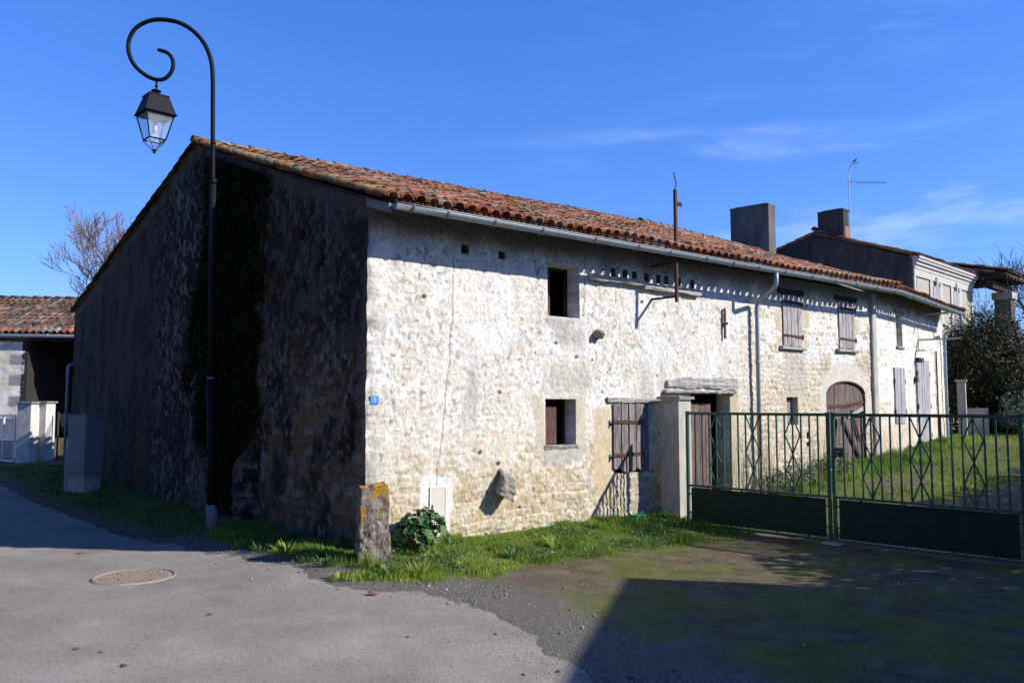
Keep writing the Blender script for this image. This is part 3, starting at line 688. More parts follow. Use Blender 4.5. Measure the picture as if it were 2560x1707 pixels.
# roof deck below the tiles, with an added light-blocking slab
mb = MB()
def slab(mb, a, b, c, d, th):
    dn = -UP * th; mb.hexa([a + dn, b + dn, c + dn, d + dn, a, b, c, d])
slab(mb, fa(-.02, .36, 4.43), fa(L1 + .05, .36, 4.52), rr1(L1 - .56) - UP * .03, rr1(-.0) - UP * .03, .05)
slab(mb, fb(-.02, .36, 4.50), fb(L2 - .2, .36, 4.48), fb(9.9, -RS, 7.35), fb(.5, -RS, 7.03), .05)
slab(mb, ga(GD + .2, -.02, 4.25), ga(GD + .2, -L1 - 1, 4.35), rr1(L1 - .56) - UP * .05, rr1(-.0) - UP * .05, .05)
slab(mb, BE + UP * 4.4, BE - F2 * 10 + UP * 4.35, fb(.5, -RS, 7.01), fb(9.9, -RS, 7.33), .05)
slab(mb, fa(-.02, .57, 4.385), fa(4.2, .57, 4.40), fa(4.2, .34, 4.47), fa(-.02, .34, 4.46), .08)  # extra slab added under the near eave to stop light spots
mb.build('roof_deck_light_stop', M['wooddark'], barn)
# rake board at the corner
mb = MB(); mb.box(fa, -.035, .0, -.05, .66, 4.20, 4.36)
mb.v = [tuple(np.array(v) + UP * 0) for v in mb.v]
# slope the board with the roof
mb = MB(); q = lambda o, z: fa(-.045, o, z); q2 = lambda o, z: fa(-.005, o, z)
mb.hexa([q(.03, 4.40), q2(.03, 4.40), q2(.60, 4.22), q(.60, 4.22), q(.03, 4.52), q2(.03, 4.52), q2(.60, 4.34), q(.60, 4.34)])
mb.build('rake_board', M['concretegrey'], barn)

# gutter ------------------------------------------------------------------
GO = .66
def gpath():
    P = []
    for t in np.linspace(.0, L1 + .05, 20): P.append((fa(t, GO, 4.335 + .006 * t), F1, N1))
    for t in np.linspace(.35, L2 - .35, 8): P.append((fb(t, GO, 4.418 - .004 * t), F2, N2))
    return P
GP = gpath()
mb = MB(); prof = []
for k in range(10):
    w_ = PI * k / 9; prof.append((math.cos(w_) * .072, -math.sin(w_) * .078))
prof2 = [(x * .93, y * .93 + .0) for x, y in reversed(prof)]; pr = prof + prof2; npf = len(pr); vs = []; fs = []
for (p, fdir, nn) in GP:
    for x, y in pr: vs.append(p + nn * x + UP * y)
for i in range(len(GP) - 1):
    for k in range(npf): k2 = (k + 1) % npf; fs.append((i * npf + k, i * npf + k2, (i + 1) * npf + k2, (i + 1) * npf + k))
h_ = len(prof)
for base in (0, (len(GP) - 1) * npf): fs.append(tuple(base + k for k in range(h_)))
mb.add(vs, fs)
mb.tube([p + nn * .074 + UP * .002 for p, _, nn in GP], .009, 6)
gut = mb.build('gutter', M['zinc'], barn, True)
mb = MB()
def ring(mb, p, fd, nn):
    pts = [p + nn * math.cos(a) * .079 - UP * math.sin(a) * .085 for a in np.linspace(-.15, PI, 12)]
    for off in (-.010, .010): mb.tube([x + fd * off for x in pts], .006, 5)
tb = [.25, .8, 1.6, 2.5, 3.6, 4.6, 5.4, 6.4, 7.2, 8.0, 8.9, 9.9, 10.8, 11.7, 12.6, 13.5]
for t in tb: mb = MB(); ring(mb, fa(t, GO, 4.335 + .006 * t), F1, N1); mb.build('gutter_bracket', M['zinc'], gut, True)
for t in (.9, 1.9, 2.9, 3.9, 4.9, 5.9): mb = MB(); ring(mb, fb(t, GO, 4.418 - .004 * t), F2, N2); mb.build('gutter_bracket', M['zinc'], gut, True)
# downpipes
def smooth_path(P, n=6):
    P = [np.array(p, float) for p in P]; out = [P[0]]
    for i in range(1, len(P) - 1):
        a, b, c = P[i - 1], P[i], P[i + 1]; r = min(np.linalg.norm(a - b), np.linalg.norm(c - b)) * .4
        s = b + (a - b) / np.linalg.norm(a - b) * r; e = b + (c - b) / np.linalg.norm(c - b) * r
        for k in range(n + 1): u = k / n; out.append(s * (1 - u) ** 2 + b * 2 * u * (1 - u) + e * u * u)
    out.append(P[-1]); return out
mb = MB(); mb.tube(smooth_path([fa(8.66, GO, 4.33), fa(8.66, GO, 4.08), fa(8.8, .12, 3.80), fa(8.8, .12, 3.5), fa(8.8, .11, 0)]), .043, 10)
for z in (3.62, 2.6, 1.6): mb.tube([fa(8.8, .115, z - .02), fa(8.8, .115, z + .02)], .052, 10)
mb.build('downpipe', M['pvc'], barn, True)
mb = MB(); mb.tube(smooth_path([fb(5.9, GO, 4.38), fb(5.95, GO, 4.12), fb(6.3, .12, 3.85), fb(6.36, .11, 3.6), fb(6.36, .10, .75), fb(6.45, .25, .60)]), .04, 8)
for z in (3.3, 2.1, 1.2): mb.tube([fb(6.36, .105, z - .02), fb(6.36, .105, z + .02)], .05, 8)
mb.build('downpipe', M['pvc'], barn, True)
mb = MB(); mb.tube(smooth_path([ga(GD + .15, -.3, 2.95), ga(GD + .15, .08, 2.88), ga(GD + .0, .12, 2.74), ga(GD + .0, .12, 0)]), .035, 8)

mb.build('downpipe', M['pvc'], barn, True)

# joinery ------------------------------------------------------------------
def planks(mb, fr, a0, a1, z0, z1, o, n, th=.028, ragged=.0, gap=.008, topf=None):
    w = (a1 - a0) / n
    for i in range(n):
        x0 = a0 + w * i + gap * random.uniform(.3, 1); x1 = a0 + w * (i + 1) - gap * random.uniform(.3, 1)
        zb0 = z0 + random.uniform(0, ragged); zb1 = z0 + random.uniform(0, ragged); oo = o + random.uniform(-.006, .006)
        zt0 = (topf(x0) if topf else z1 - random.uniform(0, ragged * .2)); zt1 = (topf(x1) if topf else z1 - random.uniform(0, ragged * .2))
        m = 5; 
        for k in range(m):
            u0, u1 = k / m, (k + 1) / m; L = lambda a, b, u: a + (b - a) * u
            mb.hexa([fr(x0, oo, L(zb0, zt0, u0)), fr(x1, oo, L(zb1, zt1, u0)), fr(x1, oo + th, L(zb1, zt1, u0)), fr(x0, oo + th, L(zb0, zt0, u0)),
                     fr(x0, oo, L(zb0, zt0, u1)), fr(x1, oo, L(zb1, zt1, u1)), fr(x1, oo + th, L(zb1, zt1, u1)), fr(x0, oo + th, L(zb0, zt0, u1))])
def strap(mb, fr, a0, a1, z0, z1, o, h=.045, th=.01):
    mb.hexa([fr(a0, o, z0), fr(a1, o, z1), fr(a1, o + th, z1), fr(a0, o + th, z0), fr(a0, o, z0 + h), fr(a1, o, z1 + h), fr(a1, o + th, z1 + h), fr(a0, o + th, z0 + h)])
    for u in (.12, .5, .85):
        a = a0 + (a1 - a0) * u; z = z0 + (z1 - z0) * u + h / 2; mb.tube([fr(a, o, z), fr(a, o + th + .012, z)], .009, 6)
    mb.tube([fr(a0 - .01, o + .01, z0 - .03), fr(a0 - .01, o + .01, z0 + h + .03)], .018, 6)
def ragbeam(name, fr, a0, a1, o0, o1, z0, z1, mat, parent, n=22, amp=.02, taper=0.):
    """a weathered beam or ledge: ragged long edges and cracked face"""
    vs = []; fs = []; n = max(n, 24); rws = 6; sd_ = random.uniform(0, 90)
    f_ = lambda x, y, o=3: float(fbm(np.array([x]), np.array([y + sd_]), 61, o)[0]) - .5
    for i in range(n + 1):
        u = i / n; a = a0 + (a1 - a0) * u
        lo = z0 + f_(a * 5, 1) * amp * 1.5 + taper * (1 - u) * .3; hi = z1 + f_(a * 4, 9) * amp * 1.5 - taper * max(0, .25 - u) * 2
        vs.append(fr(a, o0, lo))
        for k in range(rws + 1):
            v = k / rws; e = .012 if k in (0, rws) else 0
            vs.append(fr(a + (.02 * f_(7, v * 9) if i in (0, n) else 0), o1 - e + f_(a * 2.2, v * 9 + 30, 4) * amp * .9, lo + (hi - lo) * v))
        vs.append(fr(a, o0, hi))
    m = rws + 3
    for i in range(n):
        for k in range(m): k2 = (k + 1) % m; fs.append((i * m + k, i * m + k2, (i + 1) * m + k2, (i + 1) * m + k))
    fs.append(tuple(reversed(range(m)))); fs.append(tuple(n * m + k for k in range(m)))
    return mesh_obj(name, np.array(vs), fs, mat, parent)
def ownthing(fr, a, o, z): return None
# upper loft window: one dark brown shutter ajar on the left
win = MB(); win.box(fa, 3.22, 3.96, -.36, -.30, 3.15, 3.2); 
for a, b, c, d in ((3.24, 3.29, 3.17, 4.0), (3.89, 3.94, 3.17, 4.0), (3.24, 3.94, 3.95, 4.0)): win.box(fa, a, b, -.33, -.28, c, d)
wu = win.build('window', M['wooddark'], barn)
mb = MB(); sh = lambda a, o, z: fa(3.26, -.16, 0) + (F1 * math.cos(R(28)) - N1 * math.sin(R(28))) * a + N1 * o + UP * z
planks(mb, sh, 0, .34, 3.19, 3.96, 0, 2); mb.build('shutter', M['woodred'], wu)
mb = MB(); mb.box(fa, 3.2, 4.0, -.9, -.86, 3.0, 4.1); mb.build('dark_backing', M['hole'], wu)  # dark sheet painted as the unlit loft inside
# lower window with loose red boards
win = MB()
for a, b, c, d in ((3.18, 3.22, 1.13, 1.86), (3.80, 3.84, 1.13, 1.86), (3.18, 3.84, 1.82, 1.86)): win.box(fa, a, b, -.30, -.25, c, d)
wl = win.build('window', M['wooddark'], barn)
mb = MB(); planks(mb, fa, 3.20, 3.55, 1.14, 1.74, -.17, 2, ragged=.03); mb.build('board', M['woodred'], wl)
mb = MB(); mb.box(fa, 3.1, 3.9, -.5, -.46, 1.0, 1.95); mb.build('dark_backing', M['hole'], wl)  # dark sheet standing for the unlit room behind
sill = ragbeam('sill', fa, 3.16, 3.88, -.2, .02, 1.07, 1.135, M['rock'], wl, 14, .03)
# boarded opening with ragged grey shutter and rusty straps
mb = MB(); planks(mb, fa, 4.69, 5.42, .60, 1.80, .015, 4, ragged=.12, gap=.016); planks(mb, fa, 5.43, 5.78, .62, 1.78, -.03, 2, ragged=.05)
s1 = mb.build('shutter', M['woodmid'], barn); s1['label'] = 'ragged grey plank shutter with two rusty strap hinges'
mb = MB(); strap(mb, fa, 4.67, 5.44, 1.46, 1.44, .05, .055); mb.build('strap_hinge', M['iron'], s1)
mb = MB(); strap(mb, fa, 4.67, 5.44, .90, .91, .05, .055); mb.build('strap_hinge', M['iron'], s1)
ragbeam('lintel', fa, 4.56, 5.9, -.1, .05, 1.80, 1.895, M['beam'], barn, 40, .03)
# doorway with deep shadow and broken plank door
mb = MB(); planks(mb, fa, 6.80, 7.66, -.18, 1.80, -.22, 5, ragged=.02, gap=.010); d2 = mb.build('door', M['woodbrown'], barn); d2['label'] = 'weathered reddish plank door under the bleached beam'
mb = MB(); mb.box(fa, 7.6, 8.05, -.34, -.31, -.2, 1.0); mb.build('board', M['wooddark'], d2)
ragbeam('lintel', fa, 6.10, 8.20, -.1, .055, 2.045, 2.27, M['beam'], barn, 60, .045, .16); ragbeam('lintel', fa, 6.02, 8.14, -.1, .085, 1.975, 2.04, M['beam'], barn, 60, .035)
# two shuttered first floor windows
def shutterwin(a0, a1, z0, z1):
    mb = MB(); planks(mb, fa, a0, a1, z0, z1, .005, 5, th=.03, gap=.016, ragged=.03); s = mb.build('shutter', M['woodgrey'], barn)
    for z in (z0 + .19, z1 - .19):
        mb = MB(); strap(mb, fa, a1 + .02, a0 + .02, z - .01, z + .01, .037, .05); mb.build('strap_hinge', M['iron'], s)
    ragbeam('lintel', fa, a0 - .14, a1 + .1, -.08, .05, z1 + .01, z1 + .12, M['wooddark'], barn, 10, .02)
    ragbeam('sill', fa, a0 - .12, a1 + .08, -.08, .09, z0 - .075, z0 - .005, M['beam'], barn, 10, .012)
shutterwin(9.88, 10.60, 2.99, 4.08); shutterwin(12.17, 12.88, 3.03, 4.12)
# niche
mb = MB(); mb.box(fa, 9.95, 10.43, -.16, -.12, 1.3, 1.96); mb.build('niche_panel', M['concretegrey'], barn)
# arched door
az = lambda u: 1.95 + .31 * math.sqrt(max(0, 1 - ((u - 12.43) / .862) ** 2))
mb = MB(); planks(mb, fa, 11.60, 12.66, 0.0, 0, -.05, 6, topf=az, gap=.009); planks(mb, fa, 12.67, 13.27, 1.62, 0, -.05, 4, topf=az, gap=.009)
planks(mb, fa, 12.67, 13.27, 0.0, 1.46, -.06, 4, gap=.012, ragged=.04)
ad = mb.build('door', M['woodarch'], barn); ad['label'] = 'arched plank door with a broken panel and diagonal brace'
mb = MB(); pts = [fa(u, .015, az(u) + .025) for u in np.linspace(11.575, 13.285, 18)]; mb.tube(pts, .02, 6)
mb.tube([fa(11.575, .0, .05), fa(11.575, .0, 1.98)], .02, 6); mb.tube([fa(13.285, .0, .05), fa(13.285, .0, 1.98)], .02, 6); mb.build('door_frame', M['woodred'], ad)
mb = MB(); strap(mb, fa, 11.55, 12.6, 1.68, 1.70, -.015, .07); strap(mb, fa, 13.34, 12.5, 1.80, 1.70, -.015, .07); mb.build('strap_hinge', M['iron'], ad)
mb = MB(); strap(mb, fa, 11.55, 12.5, .45, .45, -.015, .07); mb.build('strap_hinge', M['iron'], ad)
for (a, z, b, z2) in ((12.25, 1.35, 13.1, .35), (12.75, 1.40, 13.0, .9), (12.0, 1.3, 11.75, .5)):
    mb = MB(); strap(mb, fa, a, b, z, z2, -.01, .11, .025); mb.build('brace', M['wooddark'], ad)
mb = MB(); mb.hexa([fa(12.5, -.01, 1.46), fa(13.2, -.01, 1.62), fa(13.2, .01, 1.62), fa(12.5, .01, 1.46), fa(12.5, -.01, 1.52), fa(13.2, -.01, 1.72), fa(13.2, .01, 1.72), fa(12.5, .01, 1.52)]); mb.build('board', M['woodpale'], ad)  # pale board put in for the bright gap between missing planks
# vertical strip at the bend
ragbeam('corner_strip', lambda a, o, z: fa(z, o, a), .0, 4.42, -.05, .075, 13.66, 13.86, M['concrete'], barn, 40, .012)
# far end openings
mb = MB(); mb.box(fb, 1.84, 2.44, -.17, -.12, 3.2, 4.12); mb.build('window', M['beigewall'], barn)
ragbeam('lintel', fb, 1.72, 2.56, -.05, .04, 4.10, 4.2, M['concretegrey'], barn, 8, .01); ragbeam('sill', fb, 1.82, 2.46, -.1, .05, 3.19, 3.25, M['rock'], barn, 8, .01)
def pshut(a0, a1, z0, z1):
    mb = MB(); planks(mb, fb, a0, (a0 + a1) / 2, z0, z1, .012, 2, .035, gap=.004); planks(mb, fb, (a0 + a1) / 2 + .03, a1, z0, z1, .012, 2, .035, gap=.004)
    s = mb.build('shutter', M['lavender'], barn)
    for z in (z0 + .3, z1 - .35):
        for a in (a0 - .03, a1 + .03): mb = MB(); mb.tube([fb(a, .04, z - .06), fb(a, .04, z + .06)], .02, 6); mb.build('hinge', M['iron'], s)
pshut(1.52, 2.38, 1.28, 2.70)
mb = MB(); planks(mb, fb, 3.58, 4.78, .47, 2.98, .012, 6, .035, gap=.004); dd = mb.build('door', M['lavender'], barn); dd['label'] = 'tall grey mauve shuttered door near the far end'
for z in (.9, 1.7, 2.6):
    for a in (3.56, 4.80): mb = MB(); mb.tube([fb(a, .045, z - .07), fb(a, .045, z + .07)], .022, 6); mb.build('hinge', M['iron'], dd)
mb = MB(); mb.box(fb, 3.58, 4.1, .02, .09, 2.93, 3.03); mb.build('door_hood', M['wooddark'], dd)
mb = MB(); mb.box(fb, 3.4, 4.95, 0, .35, .2, .46); mb.build('doorstep', M['concrete'], barn)
mb = MB(); mb.tube([fb(5.62, .04, .6), fb(5.62, .04, 3.3)], .022, 6); mb.build('conduit', M['iron'], barn)
mb = MB(); mb.tube(smooth_path([fb(3.42, .03, .9), fb(3.42, .03, 3.25), fb(4.6, .03, 3.27)]), .009, 5); mb.build('cable', M['iron'], barn)
mb = MB(); mb.box(fb, 3.33, 3.45, .02, .1, 2.35, 2.5); mb.build('junction_box', M['cast'], barn)
# chimney at the far gable
def chimney(P0, ex, ey, w, d, z0, z1, mat, mat2, parent, name='chimney'):
    fr = lambda a, b, c: P0 + ex * a + ey * b + UP * c
    mb = MB(); mb.box(fr, 0, w, 0, d, z0, z1, .015); mb.box(fr, -.012, w + .012, -.012, d + .012, z1 - .0, z1 + .07, .01); mb.box(fr, .15, w - .15, .12, d - .12, z1 + .09, z1 + .12)
    return mb.build(name, mat, parent)
chimney(fb(9.0, -RS + .1, 0) + N2 * .25, -N2, F2, 1.55, .62, 6.4, 9.25, M['chim'], None, barn)

# ledge under the pigeon holes
ragbeam('pigeon_ledge', fa, 4.15, 5.45, -.05, .12, 3.83, 3.925, M['concrete'], barn, 24, .04); ragbeam('pigeon_ledge', fa, 5.46, 7.05, -.05, .11, 3.79, 3.885, M['concrete'], barn, 28, .04)
# projecting stones
def rough_hexa(name, P, mat, parent, n=9, amp=.02, freq=6., seed=1, smooth=False):
    P = [np.array(p, float) for p in P]; cen = sum(P) / 8; key = {}; vs = []; fs = []
    def pt(a, b, c):
        k = (round(a * n), round(b * n), round(c * n))
        if k not in key:
            lo = (P[0] * (1 - a) + P[1] * a) * (1 - b) + (P[3] * (1 - a) + P[2] * a) * b; hi = (P[4] * (1 - a) + P[5] * a) * (1 - b) + (P[7] * (1 - a) + P[6] * a) * b
            q_ = lo * (1 - c) + hi * c; e = sum(1 for w_ in (a, b, c) if w_ in (0, 1)); d = q_ - cen
            q_ = q_ - d * (.0, .0, .06, .14)[e]; L_ = np.linalg.norm(d)
            m_ = Vector(q_ * freq) + Vector((seed * 7.7, 0, 0))
            from mathutils import noise as mn
            q_ = q_ + d / L_ * amp * (mn.noise(m_) + .6 * mn.noise(m_ * 2.3) + .5 * abs(mn.noise(m_ * 4.9)) * -1)
            key[k] = len(vs); vs.append(q_)
        return key[k]
    r_ = [i / n for i in range(n + 1)]
    for i in range(n):
        for j in range(n):
            a, b, a2, b2 = r_[i], r_[j], r_[i + 1], r_[j + 1]
            for c in (0., 1.):
                for g_ in (lambda x, y: pt(x, y, c), lambda x, y: pt(x, c, y), lambda x, y: pt(c, x, y)):
                    fs.append((g_(a, b), g_(a2, b), g_(a2, b2), g_(a, b2)))
    o = mesh_obj(name, np.array(vs), fs, mat, parent, smooth)
    import bmesh
    bm = bmesh.new(); bm.from_mesh(o.data); bmesh.ops.recalc_face_normals(bm, faces=bm.faces); bm.to_mesh(o.data); bm.free(); return o
def rockmesh(name, c, ax, sc, mat, parent, seed=1, amp=.25, sub=3, taper=0):
    import bmesh
    bm = bmesh.new(); bmesh.ops.create_icosphere(bm, subdivisions=sub, radius=1.)
    from mathutils import noise as mn
    vs = []; 
    for v in bm.verts:
        p = Vector(v.co); q_ = p * 1.4 + Vector((seed * 3.1, seed, 0)); r_ = 1 + amp * (mn.noise(q_) + .5 * mn.noise(q_ * 2.3) + .25 * mn.noise(q_ * 5))
        p = Vector([math.copysign(abs(k) ** .75, k) for k in p]) * r_
        if taper: k_ = 1 - taper * max(0, p.y); p = Vector((p.x * k_ * (1 - .35 * max(0, p.z)), p.y, p.z * k_ - .28 * p.y * taper))
        vs.append(np.array(c) + ax[0] * (p.x * sc[0]) + ax[1] * (p.y * sc[1]) + ax[2] * (p.z * sc[2]))
    fs = [tuple(v.index for v in f.verts) for f in bm.faces]; bm.free()
    return mesh_obj(name, np.array(vs), fs, mat, parent, False)
ps = rough_hexa('projecting_stone', [fa(2.14, -.03, .53), fa(2.42, -.03, .44), fa(2.30, .30, .36), fa(2.04, .28, .47), fa(2.28, -.03, .88), fa(2.54, -.03, .72), fa(2.36, .27, .60), fa(2.17, .24, .68)], M['rock'], barn, 16, .045, 7., 3)
ps['label'] = 'rough stone jutting out of the wall low down'
ps = rockmesh('projecting_stone', fa(4.33, .03, 2.93), (F1, N1, UP), (.09, .13, .075), M['rock'], barn, 5, .3); ps['label'] = 'small grey stone jutting out high on the wall'
# meter cupboard
mb = MB(); mb.box(fa, 1.03, 1.27, .0, .022, .17, .62); dm = mb.build('meter_door', M['panel'], barn)
mb = MB()
for a, b, c, d in ((1.01, 1.03, .15, .64), (1.27, 1.29, .15, .64), (1.03, 1.27, .62, .64), (1.03, 1.27, .15, .17)): mb.box(fa, a, b, .0, .028, c, d)
mb.build('frame', M['plaster'], dm)
mb = MB(); mb.box(fa, 1.045, 1.06, .02, .035, .34, .40); mb.tube([fa(1.06, .02, .31), fa(1.06, .034, .31)], .008, 6); mb.build('latch', M['iron'], dm)

# thing: house number plate
npl = empty('number_plate', fa(.12, .02, 1.84), 'small blue enamel plate with the number 5 on the wall corner', 'house number')
mb = MB(); mb.box(fa, .055, .185, .012, .026, 1.785, 1.895); mb.build('plate', M['blue'], npl)
cu = bpy.data.curves.new('digit', 'FONT'); cu.body = '5'; cu.size = .085; cu.extrude = .0015; cu.align_x = 'CENTER'; cu.align_y = 'CENTER'
to = bpy.data.objects.new('tmp', cu); COL.objects.link(to); bpy.context.view_layer.update()
me = bpy.data.meshes.new_from_object(to.evaluated_get(bpy.context.evaluated_depsgraph_get())); bpy.data.objects.remove(to)
dv = np.array([v.co[:] for v in me.vertices]); dvw = np.array([fa(.12 + x, .0285 + z, 1.84 + y) for x, y, z in dv])
mesh_obj('digit', dvw, [tuple(p.vertices) for p in me.polygons], M['digit'], npl)

# thing: rusty service mast with bracket arms
mt = 5.75; mo = .55
mast = empty('service_mast', fa(mt, mo, 3.53), 'rusty iron service mast rising through the eave on bracket arms', 'mast')
mb = MB(); mb.box(fa, mt - .024, mt + .024, mo - .024, mo + .024, 3.53, 5.50); mb.build('pole', M['iron'], mast)
mb = MB(); mb.tube([fa(mt, mo, 5.48), fa(mt + .03, mo, 5.62), fa(mt - .0, mo - .03, 5.80)], .011, 6); mb.build('rod', M['iron'], mast)
for z in (3.63, 4.22):
    mb = MB(); mb.box(fa, mt - .02, mt + .02, .0, mo - .024, z - .018, z + .018); mb.build('bracket_arm', M['iron'], mast)
mb = MB(); mb.tube([fa(mt + .02, mo, 5.25), fa(mt + .17, mo, 5.25)], .008, 5)
for k in (.07, .12, .16): mb.tube([fa(mt + k, mo, 5.22), fa(mt + k, mo, 5.29)], .014, 6)
mb.build('insulator', M['iron'], mast)
# thing: iron tie bar on the wall
tb_ = MB(); tb_.box(fa, 7.80, 7.85, .035, .06, 3.03, 3.62); tb_.box(fa, 7.80, 7.85, .0, .036, 3.3, 3.34); tb_.box(fa, 7.85, 7.89, .035, .075, 3.30, 3.35)
tag(tb_.build('wall_tie', M['iron']), 'flat rusty iron tie bar standing upright on the white wall', 'wall tie')
# thing: far bracket
br = empty('wall_bracket', fb(3.9, .05, 3.4), 'pale service bracket with long arm near the far end of the wall', 'bracket')
mb = MB(); mb.box(fb, 3.88, 3.93, .0, 1.05, 3.50, 3.55); mb.build('bracket_arm', M['alu'], br)
mb = MB(); mb.box(fb, 3.88, 3.93, .0, .80, 4.20, 4.25); mb.build('bracket_arm', M['alu'], br)
mb = MB(); mb.tube([fb(3.905, .0, 3.2), fb(3.905, .0, 4.3)], .02, 6); mb.build('upright', M['alu'], br)
# thing: guard stone at the corner
gx_, gy_ = -1.74, 10.42
gq = lambda x, y, z: V(gx_ + x * math.cos(.35) - y * math.sin(.35), gy_ + x * math.sin(.35) + y * math.cos(.35), z)
tag(rough_hexa('guard_stone', [gq(-.20, -.15, -.35), gq(.21, -.17, -.35), gq(.20, .17, -.35), gq(-.21, .17, -.35), gq(-.165, -.13, .75), gq(.175, -.15, .79), gq(.17, .14, .80), gq(-.165, .14, .76)], M['guard'], None, 34, .035, 6.5, 5), 'upright rough grey guard stone with orange lichen at the house corner', 'guard stone')

# ------------------------------------------------------------------ street lamp
LX, LY = -4.75, 13.2
lamp = empty('street_lamp', (LX, LY, tz(LX, LY)), 'black street lamp with spiral crook and hanging four sided lantern', 'street lamp')
mb = MB(); mb.tube([V(LX + .03, LY, -.25), V(LX + .02, LY, .0), V(LX, LY, .2)], [.088, .088, .085], 14); mb.build('base_sleeve', M['concretegrey'], lamp, True)
mb = MB(); mb.tube([V(LX + .02, LY, .02), V(LX - .05, LY, 2.2)], [.075, .068], 14); mb.tube([V(LX - .05, LY, 2.2), V(LX - .11, LY, 5.38)], [.062, .05], 14); mb.build('post', M['black'], lamp, True)
for x_, za_, zb_, r_, ma_ in ((-.05, 2.185, 2.205, .071, 'alu'), (-.11, 5.34, 5.42, .058, 'black'), (-.125, 6.00, 6.05, .042, 'black')): mb = MB(); mb.tube([V(LX + x_, LY, za_), V(LX + x_, LY, zb_)], r_, 14); mb.build('collar', M[ma_], lamp, True)
sp_ = [(-4.86, 5.38), (-4.88, 6.03), (-4.895, 6.62), (-4.91, 7.12), (-4.95, 7.42), (-5.07, 7.70), (-5.26, 7.91), (-5.5, 8.05), (-5.8, 8.10), (-6.03, 8.06), (-6.22, 7.93), (-6.31, 7.72), (-6.29, 7.5), (-6.18, 7.3), (-6.0, 7.15), (-5.82, 7.08), (-5.68, 7.11), (-5.58, 7.24), (-5.575, 7.41), (-5.66, 7.53), (-5.80, 7.58)]
def catmull(P, n=6):
    P = [P[0]] + list(P) + [P[-1]]; P = [np.array(p, float) for p in P]; out = []
    for i in range(1, len(P) - 2):
        for k in range(n):
            t = k / n; a, b, c, d = P[i - 1:i + 3]
            out.append(.5 * ((2 * b) + (c - a) * t + (2 * a - 5 * b + 4 * c - d) * t * t + (3 * b - a - 3 * c + d) * t ** 3))
    out.append(P[-2]); return out
cp = catmull([V(x, LY, z) for x, z in sp_]); rr_ = np.interp(np.arange(len(cp)), [0, 30, len(cp)], [.036, .036, .032])
mb = MB(); mb.tube(cp, rr_, 10); mb.lathe(cp[-1], [(.0, -.03), (.03, -.02), (.036, .0), (.03, .02), (.0, .03)], 8); mb.build('crook', M['black'], lamp, True)
lx, lz = -5.83, 0
lan = empty('lantern_hub', (lx, LY, 6.3), None, None) if False else None
LA = R(-46)
def lrot(x, y, z): return V(lx + x * math.cos(LA) - y * math.sin(LA), LY + x * math.sin(LA) + y * math.cos(LA), z)
mb = MB(); mb.lathe(V(lx, LY, 0), [(.012, 7.07), (.016, 7.0), (.028, 6.97), (.012, 6.94), (.02, 6.92), (.075, 6.90), (.08, 6.885), (.045, 6.85), (.05, 6.83)], 14)
def frus(mb, h0, z0, h1, z1, th=None):
    vs = [lrot(-h0, -h0, z0), lrot(h0, -h0, z0), lrot(h0, h0, z0), lrot(-h0, h0, z0), lrot(-h1, -h1, z1), lrot(h1, -h1, z1), lrot(h1, h1, z1), lrot(-h1, h1, z1)]
    mb.hexa(vs)
frus(mb, .245, 6.49, .155, 6.78); frus(mb, .262, 6.475, .245, 6.49); frus(mb, .165, 6.78, .165, 6.80); frus(mb, .15, 6.80, .06, 6.84)
lt = mb.build('lantern_roof', M['black'], lamp)
mb = MB()
for sx_, sy_ in ((1, 1), (1, -1), (-1, 1), (-1, -1)): mb.tube([lrot(sx_ * .22, sy_ * .22, 6.475), lrot(sx_ * .13, sy_ * .13, 6.07)], .011, 6)
for (z, h) in ((6.468, .222), (6.07, .132)):
    for a, b in (((-1, -1), (1, -1)), ((1, -1), (1, 1)), ((1, 1), (-1, 1)), ((-1, 1), (-1, -1))): mb.tube([lrot(a[0] * h, a[1] * h, z), lrot(b[0] * h, b[1] * h, z)], .013, 6)
mb.build('lantern_frame', M['black'], lamp)
mb = MB()
for a, b in (((-1, -1), (1, -1)), ((1, -1), (1, 1)), ((1, 1), (-1, 1)), ((-1, 1), (-1, -1))):
    mb.add([lrot(a[0] * .126, a[1] * .126, 6.075), lrot(b[0] * .126, b[1] * .126, 6.075), lrot(b[0] * .215, b[1] * .215, 6.465), lrot(a[0] * .215, a[1] * .215, 6.465)], [(0, 1, 2, 3)])
mb.build('pane', M['glass'], lamp)
mb = MB(); mb.lathe(V(lx, LY, 0), [(.14, 6.455), (.15, 6.44), (.06, 6.38), (.05, 6.37)], 16); mb.build('reflector', M['lampin'], lamp, True)
mb = MB(); mb.lathe(V(lx, LY, 0), [(.02, 6.37), (.034, 6.33), (.038, 6.26), (.03, 6.20), (.012, 6.18)], 14); mb.build('bulb', M['lampin'], lamp, True)
mb = MB()
for sx_, sy_ in ((1, 1), (1, -1), (-1, 1), (-1, -1)):
    mb.tube(catmull([lrot(sx_ * .13, sy_ * .13, 6.05), lrot(sx_ * .085, sy_ * .085, 5.99), lrot(sx_ * .04, sy_ * .04, 5.935), lrot(sx_ * .03, sy_ * .03, 5.90)], 4), .009, 6)
mb.build('bottom_stay', M['alu'], lamp, True)
mb = MB(); mb.lathe(V(lx, LY, 0), [(.02, 5.915), (.045, 5.91), (.04, 5.895), (.015, 5.885), (.024, 5.87), (.015, 5.85), (.004, 5.845)], 12); mb.build('finial', M['black'], lamp, True)
mb = MB()
mb.lathe(V(lx, LY, 0), [(.115, 6.065), (.10, 6.02), (.06, 5.985)], 14); mb.build('glass_bowl', M['glass'], lamp, True)

